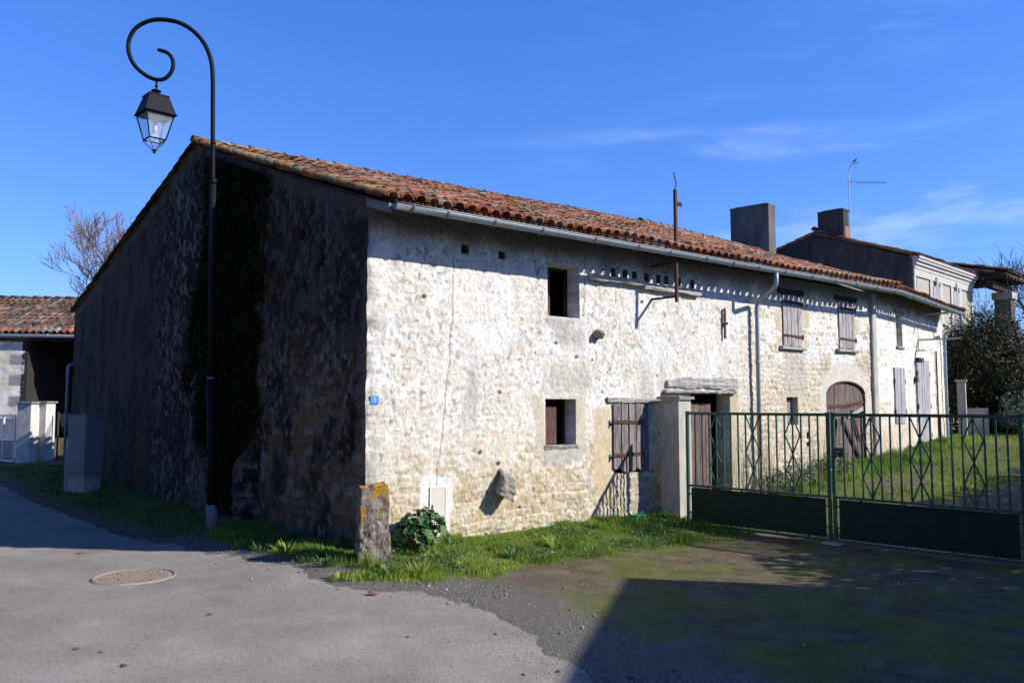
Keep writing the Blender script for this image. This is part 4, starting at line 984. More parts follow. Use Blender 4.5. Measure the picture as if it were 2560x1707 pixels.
# ------------------------------------------------------------------ gate and pillar
P0 = V(2.92, 13.92); GDir = V(math.sqrt(.5), -math.sqrt(.5)); GNn = V(-math.sqrt(.5), -math.sqrt(.5))
def gate_leaf(base, label):
    root = empty('gate_leaf', (base[0], base[1], -.2), label, 'gate', 'leaves of the green driveway gate')
    W = 2.455; fr = lambda a, b, c: base + GDir * a + GNn * b + UP * c
    zt, zm, zb = 1.65, .455, -.205
    mb = MB(); s = .022
    mb.box(fr, 0, .045, -s, s, zb, zt); mb.box(fr, W - .045, W, -s, s, zb, zt)
    mb.box(fr, .045, W - .045, -s, s, zt - .045, zt); mb.box(fr, .045, W - .045, -s, s, zm - .035, zm); mb.box(fr, .045, W - .045, -s, s, zb, zb + .04)
    for a in (0.0225, W - .0225): mb.box(fr, a - .03, a + .03, -.028, .028, zt, zt + .012)
    mb.build('frame', M['green'], root)
    n = 18; st = (W - .09) / n; typ = 'pp' + 'D..' + 'pp' + 'X..' + 'pp' + 'D..' + 'pp'
    xs = [.045 + st * (i + 1) for i in range(17)]
    for x in xs:
        mb = MB(); mb.box(fr, x - .0105, x + .0105, -.0105, .0105, zm, zt - .045); mb.build('bar', M['green'], root)
    lo, hi = zm, zt - .045; q = (hi - lo) / 4
    for c, kind in ((3, 'D'), (8, 'X'), (13, 'D')):
        mb = MB(); x = xs[c]; a0 = .0
        for side in (-1, 1):
            X_ = [0, side, 0, side, 0] if kind == 'D' else [side, 0, side, 0, side]
            for k in range(4):
                p = fr(x + X_[k] * st * .93, .012, lo + q * k); p2 = fr(x + X_[k + 1] * st * .93, .012, lo + q * (k + 1))
                dd_ = (p2 - p) / np.linalg.norm(p2 - p); sd_ = np.cross(dd_, GNn) * .009; th = GNn * .007
                mb.hexa([p - sd_ - th, p + sd_ - th, p + sd_ + th, p - sd_ + th, p2 - sd_ - th, p2 + sd_ - th, p2 + sd_ + th, p2 - sd_ + th])
        mb.build('diamond_bars', M['green'], root)
    mb = MB(); mb.box(fr, .085, W - .085, -.006, .006, zb + .055, zm - .05)
    for x in (.4, 1.0, 1.6, 2.1):
        mb.box(fr, x - .01, x + .01, -.008, .008, zb + .04, zb + .08); mb.box(fr, x - .01, x + .01, -.008, .008, zm - .07, zm - .035)
    for z in (0.0, .3): mb.box(fr, .045, .09, -.008, .008, z - .01, z + .01); mb.box(fr, W - .09, W - .045, -.008, .008, z - .01, z + .01)
    mb.build('kick_panel', M['greendark'], root)
    return root, fr, W
gl, frl, W = gate_leaf(P0, 'left leaf of the green metal gate, hinged beside the rendered pillar')
gr_, frr, W = gate_leaf(P0 + GDir * (W + .03), 'right leaf of the green metal gate, with the latch box on its stile')
mb = MB(); mb.box(frr, .045, .17, -.03, .03, 1.02, 1.15); lk = mb.build('latch', M['cast'], gr_)
mb = MB(); mb.tube([frr(.09, .03, 1.10), frr(.09, .07, 1.10), frr(.15, .075, 1.10)], .009, 6); mb.tube([frr(.09, .03, 1.05), frr(.09, .04, 1.05)], .014, 8); mb.build('handle', M['alu'], lk)
mb = MB(); mb.box(lambda a, b, c: P0 + GDir * (W + a) + GNn * b + UP * c, -.12, .16, -.1, .1, -.32, -.215, .01); tag(mb.build('gate_stop', M['concrete']), 'low concrete stop block under the meeting stiles of the gate', 'gate stop')
wn_ = V(-math.sin(R(46)), -math.cos(R(46))); nn_ = V(math.cos(R(-46)), math.sin(R(-46)))
def pillar(corner, label, w, z0, z1, cap, ex, ey, group=None, matc='concrete'):
    """corner = near-right corner; ex points away to the left, ey to the back"""
    r_ = empty('gate_pillar', (corner[0], corner[1], z0), label, 'pillar', group)
    fr = lambda a, b, c: corner + ex * a + ey * b + UP * c
    mb = MB(); mb.box(fr, 0, w, 0, w, z0, z1, .006); mb.build('shaft', M[matc], r_)
    mb = MB(); mb.hexa([fr(-cap, -cap, z1), fr(w + cap, -cap, z1), fr(w + cap, w + cap, z1), fr(-cap, w + cap, z1), fr(-cap, -cap, z1 + .05), fr(w + cap, -cap, z1 + .05), fr(w + cap, w + cap, z1 + .05), fr(-cap, w + cap, z1 + .05)])
    mb.hexa([fr(-cap, -cap, z1 + .05), fr(w + cap, -cap, z1 + .05), fr(w + cap, w + cap, z1 + .05), fr(-cap, w + cap, z1 + .05)] + [fr(w / 2 + i, w / 2 + j, z1 + .06) for i, j in ((-.1, -.1), (.1, -.1), (.1, .1), (-.1, .1))])
    mb.build('cap', M['rock'], r_); return r_
exl = -np.cross(UP, wn_); exl = exl if exl[0] < 0 else -exl
pillar(V(2.835, 14.12), 'rendered concrete gate pillar with flat cap against the farmhouse wall', .375, -.35, 1.86, .045, exl, -wn_)
# green watering scrap at the foot of the wall
mb = MB(); pfr = lambda a, b, c: V(2.05, 13.75) + F1 * a - N1 * b + UP * c
mb.box(pfr, 0, .20, 0, .14, -.2, -.06, .004); mb.box(pfr, -.01, .21, -.01, .15, -.06, -.045); tag(mb.build('plastic_tub', M['greenplastic']), 'small bright green plastic tub in the grass by the wall', 'tub')

# ------------------------------------------------------------------ manhole, leaves on the road
mx_, my_ = -4.42, 9.85; mz_ = tz(mx_, my_) + .012
mh = empty('manhole_cover', (mx_, my_, mz_), 'round tan manhole cover with raised studs set in the road', 'manhole cover')
mb = MB(); vs = []; fs = []; n = 48
for r_, z in ((.47, -.008), (.45, .016), (.425, .018), (.415, -.006)):
    for k in range(n): a = 2 * PI * k / n; vs.append(V(mx_ + math.cos(a) * r_, my_ + math.sin(a) * r_, mz_ + z))
for i in range(3):
    for k in range(n): fs.append((i * n + k, i * n + (k + 1) % n, (i + 1) * n + (k + 1) % n, (i + 1) * n + k))
mb.add(vs, fs); mb.build('ring', M['asphalt'], mh, True)
mb = MB(); mb.lathe(V(mx_, my_, mz_), [(.0, .004), (.41, .004), (.41, .006), (.0, .0065)], 48)
for i in range(-13, 14):
    for j in range(-13, 14):
        x, y = i * .03 + (j % 2) * .015, j * .028
        if math.hypot(x, y) < .38 and random.random() < .93:
            s = .0085; mb.box(lambda a, b, c: V(mx_ + x + a, my_ + y + b, mz_ + c), -s, s, -s * .8, s * .8, .005, .015, .001)
mb.build('cover', M['cover'], mh)
def leaf(x, y, s, lab):
    z = tz(x, y) + .015; vs = []; a0 = random.uniform(0, 6); n = 11
    vs.append(V(x, y, z + s * .35))
    for k in range(n):
        a = a0 + 2 * PI * k / n; r = s * (.65 + .5 * (k % 2)); vs.append(V(x + math.cos(a) * r, y + math.sin(a) * r * .8, z + random.uniform(0, s * .5)))
    fs = [(0, 1 + k, 1 + (k + 1) % n) for k in range(n)]
    tag(mesh_obj('fallen_leaf', np.array(vs), fs, M['leafbrown']), lab, 'leaf', 'dead leaves lying on the road')
for x, y, s, lab in ((-1.47, 8.93, .07, 'large curled brown leaf near the grassy road edge'), (-5.9, 11.45, .05, 'brown leaf at the shadow edge behind the manhole cover'), (-2.9, 8.1, .03, 'tiny brown leaf on the road right of the manhole cover'),
                     (-3.0, 6.55, .035, 'brown leaf nearest the bottom of the photo'), (-3.35, 6.9, .025, 'small dark leaf beside the leaf nearest the bottom of the photo'), (-.9, 7.35, .022, 'tiny dark leaf in the middle of the road'), (-3.6, 7.0, .03, 'yellowish brown leaf at lower left on the road')):
    leaf(x, y, s, lab)

# ------------------------------------------------------------------ electric cabinet
cc = V(-9.54, 18.6); ca_ = R(202); nfront = V(math.cos(ca_), math.sin(ca_)) ; 
a60 = V(-.87, -.49); b30 = V(.49, -.87); a60 /= np.linalg.norm(a60)
cab = empty('electric_cabinet', (cc[0], cc[1], -.2), 'grey utility cabinet on a concrete plinth by the dark gable', 'utility cabinet')
cfr = lambda a, b, c: cc + V(-.84, .54) * a + V(.54, .84) * b + UP * c
# near corner cc: left face runs along -b30 (away), right face runs along -a60
mb = MB(); mb.box(cfr, 0, .72, 0, .42, .18, 1.50); mb.build('box', M['cabinet'], cab)
mb = MB(); mb.box(cfr, -.015, .735, -.015, .435, 1.50, 1.535); mb.build('lid', M['cabinet'], cab)
mb = MB(); mb.box(cfr, .03, .69, -.008, .0, .24, 1.46); mb.build('door', M['cabinet'], cab)
mb = MB(); mb.box(cfr, .03, .68, .02, .40, -.35, .18); mb.build('plinth', M['concrete'], cab)
mb = MB(); mb.box(lambda a, b, c: V(-10.2, 19.0) + V(1, 0) * a + V(0, 1) * b + UP * c, 0, .16, 0, .14, -.35, .75, .01); tag(mb.build('concrete_post', M['concrete']), 'short rough concrete post behind the utility cabinet', 'post')

# ------------------------------------------------------------------ left barn
LB = V(-22.5, 32.0, 0)
lbr = empty('left_barn', (-20, 32, .1), 'open fronted barn with tiled roof at the left edge', 'barn')
lf_ = lambda a, b, c: V(-30 + a, 32 + b + .12 * (a - 11), c)
def grid_left(t, z):
    j, r, q = rubble(t, z, .2, .35, 500); mf = fbm(t * 2, z * 2, 501)
    c = mix(mix((.74, .69, .58), (.64, .55, .40), q * j), (.82, .79, .73), ss(.45, .6, mf)); blk = (t > 10.5) * (np.abs(((z + .2) % .82) - .41) < .2) * 1.
    c = mix(c, (.25, .26, .27), blk); c = mix(c, (.40, .38, .34), ss(3.6, 4., z) * .4)
    return .02 * j + (mf - .5) * .04, c
grid_wall('front_wall', lf_, grid_left, np.arange(0, 11.2, .1), np.arange(-.3, 4.25, .08), [], M['wall'], lbr)
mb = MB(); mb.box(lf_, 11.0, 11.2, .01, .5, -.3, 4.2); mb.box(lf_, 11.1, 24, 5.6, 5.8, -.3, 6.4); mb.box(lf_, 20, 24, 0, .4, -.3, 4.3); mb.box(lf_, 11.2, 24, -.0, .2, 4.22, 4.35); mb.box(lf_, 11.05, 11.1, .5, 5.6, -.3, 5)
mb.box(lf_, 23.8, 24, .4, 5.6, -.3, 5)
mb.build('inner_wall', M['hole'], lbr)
mb = MB(); tile_patch(mb, lf_(.0, -.12, 4.46), lf_(24, -.12, 4.46), lf_(0, 4.2, 6.25), lf_(24, 4.2, 6.25), .25, .42, 'old', 6)
tile_patch(mb, lf_(.0, -.16, 4.44), lf_(24, -.16, 4.44), lf_(0, .1, 4.6), lf_(24, .1, 4.6), .25, .42, 'mid', 6)
row(mb, lf_(0, 4.2, 6.3), lf_(24, 4.2, 6.3), .45, .14, 'ridge', lift=.06)
mb.cc = (.2, .12, .08); slab(mb, lf_(0, 8.6, 4.4), lf_(24, 8.6, 4.4), lf_(24, 4.2, 6.28), lf_(0, 4.2, 6.28), .05)
slab(mb, lf_(0, -.1, 4.42), lf_(24, -.1, 4.42), lf_(24, 4.2, 6.22), lf_(0, 4.2, 6.22), .05)
mb.build('roof', M['tile'], lbr, True, True)
mb = MB(); mb.tube([lf_(0, -.22, 4.40), lf_(24, -.22, 4.36)], .07, 10)
for k in range(0, 24, 2): mb.tube([lf_(k, -.22, 4.39), lf_(k + .05, -.22, 4.39)], .085, 10)
mb.build('gutter', M['zinc'], lbr, True)
# left pillars
p1 = V(-14.45, 27.2); exA = V(-.94, .34); eyA = V(.34, .94)
pillar(V(-15.72, 27.1), 'white gate pillar nearest the white gate, streaked with shadow', .48, -.3, 1.78, .05, V(-.99, .1), V(.1, .99), 'white gate pillars', 'pillarwhite')
pillar(V(-15.45, 27.5), 'white gate pillar beside the mesh fence', .48, -.3, 1.80, .05, V(-.99, .1), V(.1, .99), 'white gate pillars', 'pillarwhite')
# white gate to the left
wg = empty('white_gate', (-16, 27.8, -.1), 'white metal driveway gate with solid lower panel at far left', 'gate')
wfr = lambda a, b, c: V(-16.45, 27.5) + V(-.80, .60) * a + V(.6, .8) * b + UP * c
mb = MB(); 
for z in (1.38, .72, .58, -.12): mb.box(wfr, 0, 3.4, -.02, .02, z - .03, z + .03)
for a in (0, .85, 1.7, 2.55, 3.36): mb.box(wfr, a, a + .05, -.021, .021, -.12, 1.38)
mb.build('frame', M['white'], wg)
mb = MB(); mb.box(wfr, .05, 3.36, -.01, .01, -.06, .55); mb.build('panel', M['cabinet'], wg)
for i in range(9):
    mb = MB(); a = .25 + i * .35; mb.box(wfr, a, a + .02, -.01, .01, .75, 1.35); mb.build('bar', M['white'], wg)
# low white wall beyond, seen through the gate
mb = MB(); mb.box(lambda a, b, c: V(-21.5 + a, 30.2 + b, c), 0, 3.6, 0, .2, -.1, 1.25, .01); tag(mb.build('garden_wall', M['concretegrey']), 'low grey wall behind the white gate', 'wall')
# mesh fence
mf_ = empty('mesh_fence', (-14.3, 27.2, 0), 'dark wire mesh fence panel between pillar and cabinet', 'fence')
mb = MB(); A_ = V(-15.2, 27.8); B_ = V(-13.4, 26.6)
for k in range(46):
    for s in (-1, 1):
        x0 = k / 40; 
        a = A_ + (B_ - A_) * x0 + UP * (-.1 if s > 0 else 1.45); x1 = x0 + .5 * s * -1 if False else x0 + .42
        if x1 > 1: 
            f = (1 - x0) / .42; 
            if f <= 0: continue
        else: f = 1
        zb_, ze = (-.1, 1.45) if s > 0 else (1.45, -.1)
        mb.tube([A_ + (B_ - A_) * x0 + UP * zb_, A_ + (B_ - A_) * (x0 + .42 * f) + UP * (zb_ + (ze - zb_) * f)], .004, 3, False)
mb.build('mesh', M['cast'], mf_)
for u in (.0, .5, 1.):
    mb = MB(); p = A_ + (B_ - A_) * u; mb.tube([p - UP * .2, p + UP * 1.5], .03, 8); mb.build('post', M['cast'], mf_)

# ------------------------------------------------------------------ second house
HC = V(14.2, 29.0); hf = V(math.sin(R(45)), math.cos(R(45))); hn = V(math.cos(R(45)), -math.sin(R(45)))
h2 = empty('far_house', (14.2, 29, .6), 'two storey house behind, dark gable, white cornice and pale shutters', 'house')
hfr = lambda a, o, z: HC + hf * a + hn * o + UP * z
mb = MB(); DD = 8.0; q = lambda s, o, z: HC - hn * s + hf * o + UP * z
top = lambda s: 6.95 + (8.2 - 6.95) * min(s, DD - s) / (DD / 2) * 1.0
mb.add([q(0, 0, 0), q(DD, 0, 0), q(DD, 0, 6.95), q(DD * .44, 0, 8.28), q(0, 0, 6.95), q(0, .35, 0), q(DD, .35, 0), q(DD, .35, 6.95), q(DD * .44, .35, 8.28), q(0, .35, 6.95)],
       [(0, 4, 3, 2, 1), (5, 6, 7, 8, 9), (0, 1, 6, 5), (1, 2, 7, 6), (2, 3, 8, 7), (3, 4, 9, 8), (4, 0, 5, 9)])
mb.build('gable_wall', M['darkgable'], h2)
mb = MB(); mb.box(hfr, .0, 6.6, -.35, -.003, 0, 6.55); mb.box(hfr, .0, 6.6, -8, -7.7, 0, 6.9); mb.box(hfr, 6.3, 6.6, -7.7, -.35, 0, 6.9); mb.build('wall', M['beigewall'], h2)
wins = [(1.85, 2.7), (4.15, 4.9)]
mb = MB()
for a, b in ((-.0, .18), (1.6, 1.85), (2.7, 2.95), (3.9, 4.15), (4.9, 5.15), (6.4, 6.6)): mb.box(hfr, a, b, .0, .04, .3, 6.3)
mb.box(hfr, 0, 6.6, .0, .05, 6.3, 6.56); mb.build('stone_trim', M['whitewall'], h2)
for a, b in wins:
    mb = MB(); planks(mb, hfr, a + .03, (a + b) / 2, 4.0, 6.12, .0, 2, .05, gap=.004); planks(mb, hfr, (a + b) / 2 + .02, b - .03, 4.0, 6.12, .0, 2, .05, gap=.004); mb.build('shutter', M['lavender'], h2)
    mb = MB(); mb.box(hfr, a + .3, b - .3, .04, .09, 6.16, 6.46); mb.build('keystone', M['beigewall'], h2)
mb = MB()
for k, (o, z0, z1) in enumerate(((.07, 6.56, 6.70), (.13, 6.70, 6.82), (.20, 6.82, 6.91), (.24, 6.91, 7.0))): mb.box(hfr, .0, 6.7 + o * .3, -.2, o, z0, z1)
mb.build('cornice', M['whitewall'], h2)
mb = MB(); tile_patch(mb, hfr(-.05, .22, 6.92), hfr(6.8, .22, 6.92), hfr(-.05, -DD * .44, 8.27), hfr(6.8, -DD * .44, 8.27), .25, .4, 'old', 5)
mb.cc = (.25, .14, .09); slab(mb, hfr(-.1, -8.2, 6.95), hfr(6.8, -8.2, 6.95), hfr(6.8, -DD * .44, 8.38), hfr(-.1, -DD * .44, 8.38), .06); slab(mb, hfr(-.1, .2, 7.02), hfr(6.8, .2, 7.02), hfr(6.8, -DD * .44, 8.33), hfr(-.1, -DD * .44, 8.33), .06)
row(mb, hfr(-.03, .22, 6.95), hfr(-.03, -DD * .44, 8.30), .4, .08, 'old', lift=.04); row(mb, hfr(-.03, -8.2, 6.95), hfr(-.03, -DD * .44, 8.33), .4, .08, 'old', lift=.02)
row(mb, hfr(-.12, -DD * .44, 8.40), hfr(6.8, -DD * .44, 8.40), .4, .13, 'old', lift=.05)
mb.build('roof', M['tile'], h2, True, True)
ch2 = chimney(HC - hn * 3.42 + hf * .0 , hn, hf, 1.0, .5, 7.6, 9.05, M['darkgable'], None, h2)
mb = MB(); mb.box(lambda a, b, c: HC - hn * 2.42 + hf * b + hn * a + UP * c, .0, .012, .12, .40, 7.9, 8.45); mb.build('brick_patch', M['brick'], ch2)
# open porch beyond
pr_ = empty('porch_shed', (19.5, 34.2, .5), 'open tiled porch on a tall stone pillar at the right edge', 'shed')
mb = MB(); mb.cc = (.08, .055, .04); slab(mb, hfr(6.7, 1.2, 7.05), hfr(9.7, 1.2, 7.02), hfr(9.7, -3, 8.0), hfr(6.7, -3, 8.0), .14)
tile_patch(mb, hfr(6.7, 1.3, 7.05), hfr(9.8, 1.3, 7.02), hfr(6.7, -3, 8.05), hfr(9.8, -3, 8.05), .25, .4, 'old', 5); mb.build('roof', M['tile'], pr_, True, True)
for z, o in ((6.45, .5), (6.7, -1.5)):
    mb = MB(); mb.box(hfr, 6.65, 9.5, o, o + .28, z, z + .3); mb.build('beam', M['wooddark'], pr_)
mb = MB()
for k in range(7): mb.box(hfr, 6.8 + k * .44, 6.9 + k * .44, -1, 1.25, 6.82, 6.94)
mb.build('rafters', M['wooddark'], pr_)
pfr2 = lambda a, b, c: hfr(8.55 + a, .3 + b, c)
mb = MB(); mb.box(pfr2, 0, .62, 0, .62, 0, 6.15, .01); mb.build('pillar', M['chim'], pr_)
mb = MB(); mb.box(pfr2, -.08, .70, -.08, .70, 6.15, 6.45); mb.build('capital', M['concrete'], pr_)

# antenna and bird
AN = HC - hn * 2.3 + hf * .3
ant = empty('roof_antenna', (AN[0], AN[1], 8.1), 'thin aerial mast with long toothed boom beside the far chimney', 'antenna')
mb = MB(); mb.tube(smooth_path([AN + UP * 7.9, AN + UP * 10.55, AN + V(.12, 0, 10.85), AN + V(.42, 0, 10.9)]), .017, 6); mb.build('mast', M['alu'], ant)
mb = MB(); mb.tube([AN + V(-.05, 0, 10.15), AN + V(1.45, 0, 10.12)], .012, 5)
for k in range(13): x = .3 + k * .09; mb.tube([AN + V(x, -.1, 10.145), AN + V(x + .01, .1, 10.145)], .006, 4); mb.tube([AN + V(x, 0, 10.10), AN + V(x + .02, 0, 10.19)], .008, 4)
mb.tube([AN + V(0, 0, 10.13), AN + V(.26, 0, 10.3)], .008, 4); mb.tube([AN + V(0, 0, 10.13), AN + V(.26, 0, 9.97)], .008, 4); mb.build('boom', M['alu'], ant)
bp = AN + V(.26, 0, 10.90)
mb = MB(); mb.tube([bp + V(-.12, 0, .01), bp + V(-.05, 0, .05), bp + V(.0, 0, .085), bp + V(.04, 0, .12), bp + V(.065, 0, .145), bp + V(.085, 0, .15)], [.008, .024, .036, .026, .022, .004], 8)
mb.tube([bp + V(0, .01, .055), bp + V(.0, .01, -.005)], .004, 4); mb.tube([bp + V(0, -.01, .055), bp + V(.0, -.01, -.005)], .004, 4)
tag(mb.build('bird', M['bird'], None, True), 'small dark bird perched on top of the aerial mast', 'bird')

# low posts near far corner
mb = MB(); mb.box(lambda a, b, c: V(13.75, 25.6) + hf * -a * 0 + V(.85, -.5) * a * 1 + V(.5, .85) * b + UP * c, 0, .25, 0, .3, .2, 2.45, .01); mb.box(lambda a, b, c: V(13.75, 25.6) + V(.85, -.5) * a + V(.5, .85) * b + UP * c, -.04, .29, -.04, .34, 2.45, 2.52)
tag(mb.build('garden_post', M['concrete']), 'tall square concrete post just past the far end of the wall', 'post')
mb = MB(); mb.box(lambda a, b, c: V(14.2, 25.9) + V(.95, -.2) * a + V(.2, .95) * b + UP * c, 0, .65, 0, .2, .2, 1.62, .02); tag(mb.build('garden_wall', M['beigewall']), 'short pinkish stub of wall right of the far post', 'wall')
# dark timber frame at right edge
fp = empty('timber_gate', (18.2, 28.6, .6), 'dark timber gate frame at the right edge behind the green gate', 'gate')
mb = MB(); tfr = lambda a, b, c: V(17.75, 28.6) + V(1, -.15) * a + V(.15, 1) * b + UP * c
mb.box(tfr, 0, .14, 0, .14, .5, 3.1); mb.box(tfr, .9, 1.04, 0, .14, .5, 3.1); mb.build('post', M['wooddark'], fp)
mb = MB(); mb.box(tfr, .14, .9, .03, .1, 2.1, 2.24); mb.box(tfr, -.2, 2.0, .03, .1, 1.9, 2.0); mb.build('rail', M['wooddark'], fp)

# ------------------------------------------------------------------ off-camera neighbours that throw the foreground shade
nb = empty('neighbour_house', (9.6, 3, 0), 'plain rendered neighbour house beyond the right edge of the photo', 'house')
nc = V(9.43, 8.02); nd = V(-1.01, -3.75); nd /= np.linalg.norm(nd); nx_ = V(-nd[1], nd[0]); nx_ = nx_ if nx_[0] > 0 else -nx_
nfr = lambda a, b, c: nc + nd * a + nx_ * b + UP * c
mb = MB(); mb.box(nfr, 0, 16, 0, 9, -.4, 4.95); mb.build('wall', M['beigewall'], nb)
mb = MB(); mb.hexa([nfr(-.0, 0, 4.95), nfr(16, 0, 4.95), nfr(16, 9, 4.95), nfr(0, 9, 4.95), nfr(0, 4.4, 6.2), nfr(16, 4.4, 6.2), nfr(16, 4.6, 6.2), nfr(0, 4.6, 6.2)]); mb.build('roof', M['brick'], nb)
for a in (2.5, 6, 10):
    mb = MB(); mb.box(nfr, a, a + 1, -.03, .0, 1., 2.3); mb.build('shutter', M['lavender'], nb)

# ------------------------------------------------------------------ vegetation
def blades(name, pts, h, w, col, mat, lean=.35):
    """pts (N,3); h,w,col (N,)"""
    n = len(pts); a = rng.uniform(0, 2 * PI, n); b = rng.uniform(0, 2 * PI, n); ln = rng.uniform(.1, 1, n) * lean
    sx = np.stack([np.cos(a), np.sin(a), a * 0], -1); dx = np.stack([np.cos(b), np.sin(b), b * 0], -1)
    hh = h[:, None]; ww = w[:, None]; L = ln[:, None]
    p0 = pts; p1 = pts + UP * hh * .55 + dx * hh * L * .35; p2 = pts + UP * hh * (.95 - .3 * L) + dx * hh * L * 1.1
    vs = np.stack([p0 - sx * ww, p0 + sx * ww, p1 + sx * ww * .7, p1 - sx * ww * .7, p2], 1).reshape(-1, 3)
    i = np.arange(n)[:, None] * 5
    f = np.concatenate([i + np.array([[0, 1, 2]]), i + np.array([[0, 2, 3]]), i + np.array([[3, 2, 4]])], 0)
    c = np.repeat(col, 5); return mesh_obj(name, vs, f, mat, None, False, {'Col': np.stack([c, c, c], -1)})
def scatter_grass(n, x0, x1, y0, y1, dens):
    x = rng.uniform(x0, x1, n); y = rng.uniform(y0, y1, n); k = rng.uniform(0, 1, n) < dens(x, y); return x[k], y[k]
def inside_house(x, y):
    t = (x - K[0]) * F1[0] + (y - K[1]) * F1[1]; o = (x - K[0]) * N1[0] + (y - K[1]) * N1[1]
    t2 = (x - B[0]) * F2[0] + (y - B[1]) * F2[1]; o2 = (x - B[0]) * N2[0] + (y - B[1]) * N2[1]
    return ((t > -.02) & (t < L1) & (o < .02) & (o > -GD)) | ((t2 > 0) & (t2 < L2) & (o2 < .02) & (o2 > -GD))
PX = []; PY = []; PH = []; PC = []; PWd = []
def addg(x, y, hb, hv, cbase, wb=.004):
    k = ~inside_house(x, y); x, y = x[k], y[k]; cl_ = fbm(x * 2.3, y * 2.3, 77, 4); c2 = fbm(x * .8, y * .8, 78, 3)
    PX.append(x); PY.append(y); PH.append(np.clip(hb + hv * ss(.4, .7, cl_) * rng.uniform(.3, 1.2, len(x)), .015, .5)); PC.append(np.clip(cbase + (c2 - .5) * 1.1 + rng.normal(0, .16, len(x)) + (rng.uniform(0, 1, len(x)) > .93) * .6, 0, 1)); PWd.append(np.full(len(x), wb) * rng.uniform(.7, 1.3, len(x)))
x, y = scatter_grass(210000, -4.6, 4.6, 9.2, 16.5, lambda x, y: greens(x, y) * ((x - K[0]) * F1[0] + (y - K[1]) * F1[1] > -1.0) * (.25 + .75 * ss(.3, .6, fbm(x * 3, y * 3, 76)))); addg(x, y, .03, .10, .48, .0038)
x, y = scatter_grass(60000, -4.4, .2, 9.3, 12, lambda x, y: greens(x, y) * ss(.50, .62, fbm(x * 4.5, y * 4.5, 181, 3)) * ((x - K[0]) * F1[0] + (y - K[1]) * F1[1] > -1.6)); addg(x, y, .05, .09, .45, .0048)
# taller fringe against the wall
t = rng.uniform(-.1, 9, 26000); o = np.abs(rng.normal(0, .22, 26000)) + .02; kk = rng.uniform(0, 1, 26000) < .25 + .75 * ss(.4, .6, fbm(t * 2, t * 0, 79)); t, o = t[kk], o[kk]
addg(K[0] + F1[0] * t + N1[0] * o, K[1] + F1[1] * t + N1[1] * o, .05, .13, .45, .004)
x, y = scatter_grass(90000, -16, -1.9, 9.8, 26, lambda x, y: greens(x, y) * .75); addg(x, y, .03, .08, -.25, .006)  # gable verge blades coloured darker to deepen the shade there
x, y = scatter_grass(150000, 2.5, 20, 11.5, 30, lambda x, y: greens(x, y) * (x + y > 16.8) * .8); addg(x, y, .03, .09, .42, .007)
t = rng.uniform(8.5, 19.5, 26000); o = np.abs(rng.normal(0, .35, 26000)) + .02; addg(K[0] + F1[0] * t + N1[0] * o - .03 * (t - 13.8) * (t > 13.8), K[1] + F1[1] * t + N1[1] * o + .1 * (t - 13.8) * (t > 13.8), .08, .26, .5, .006)
x, y = scatter_grass(60000, -1.5, 9, 2, 12.2, lambda x, y: .45 * ss(.50, .66, fbm(x * 1.1, y * 1.6, 21)) * ss(.4, 1.5, roaddist(x, y))); addg(x, y, .012, .02, .55, .004)
x, y = scatter_grass(40000, 4.2, 8, 2, 8, lambda x, y: ss(3.6, 4.8, x - .1 * y) * .8); addg(x, y, .03, .08, .3, .005)
x = np.concatenate(PX); y = np.concatenate(PY); z = terrain(x, y)
tag(blades('grass', np.stack([x, y, z - .004], -1), np.concatenate(PH), np.concatenate(PWd), np.concatenate(PC), M['grass']), 'green grass on verge and yard along the farmhouse walls', 'grass', kind='stuff')
gcount = len(x)

# loose stones along the road edge and over the drive
n = 46000; x = rng.uniform(-4.6, 5.5, n); y = rng.uniform(4.2, 12.6, n); d_ = roaddist(x, y); pb = np.exp(-(d_ / .55) ** 2) + .10 * (d_ > 0)
k = (rng.uniform(0, 1, n) < pb * (.3 + .9 * ss(.4, .6, fbm(x * 2, y * 2, 171, 4)))) & ~inside_house(x, y); x, y = x[k], y[k]; n = len(x); sz = rng.uniform(.003, .0085, n) * (1 + 1.6 * (rng.uniform(0, 1, n) > .96))
oc = np.array([(1, 0, 0), (0, 1, 0), (-1, 0, 0), (0, -1, 0), (0, 0, .8), (0, 0, -.5)], float); jit3 = rng.uniform(.6, 1.4, (n, 6, 1))
cc_ = np.stack([x, y, terrain(x, y) + .012 * (roaddist(x, y) < 0) + sz * .25], -1)
vs_ = (cc_[:, None] + oc[None] * sz[:, None, None] * jit3).reshape(-1, 3); fo = np.array([(0, 1, 4), (1, 2, 4), (2, 3, 4), (3, 0, 4), (1, 0, 5), (2, 1, 5), (3, 2, 5), (0, 3, 5)])
fs_ = (np.arange(n)[:, None, None] * 6 + fo[None]).reshape(-1, 3); cst = np.repeat(rng.choice([.10, .18, .26, .38, .55], n, p=[.25, .3, .25, .15, .05]), 6)
tag(mesh_obj('gravel', vs_, fs_, M['pebble'], None, False, {'Col': np.stack([cst, cst * .94, cst * .84], -1)}), 'loose grey gravel strewn along the road edge and drive', 'gravel', kind='stuff')
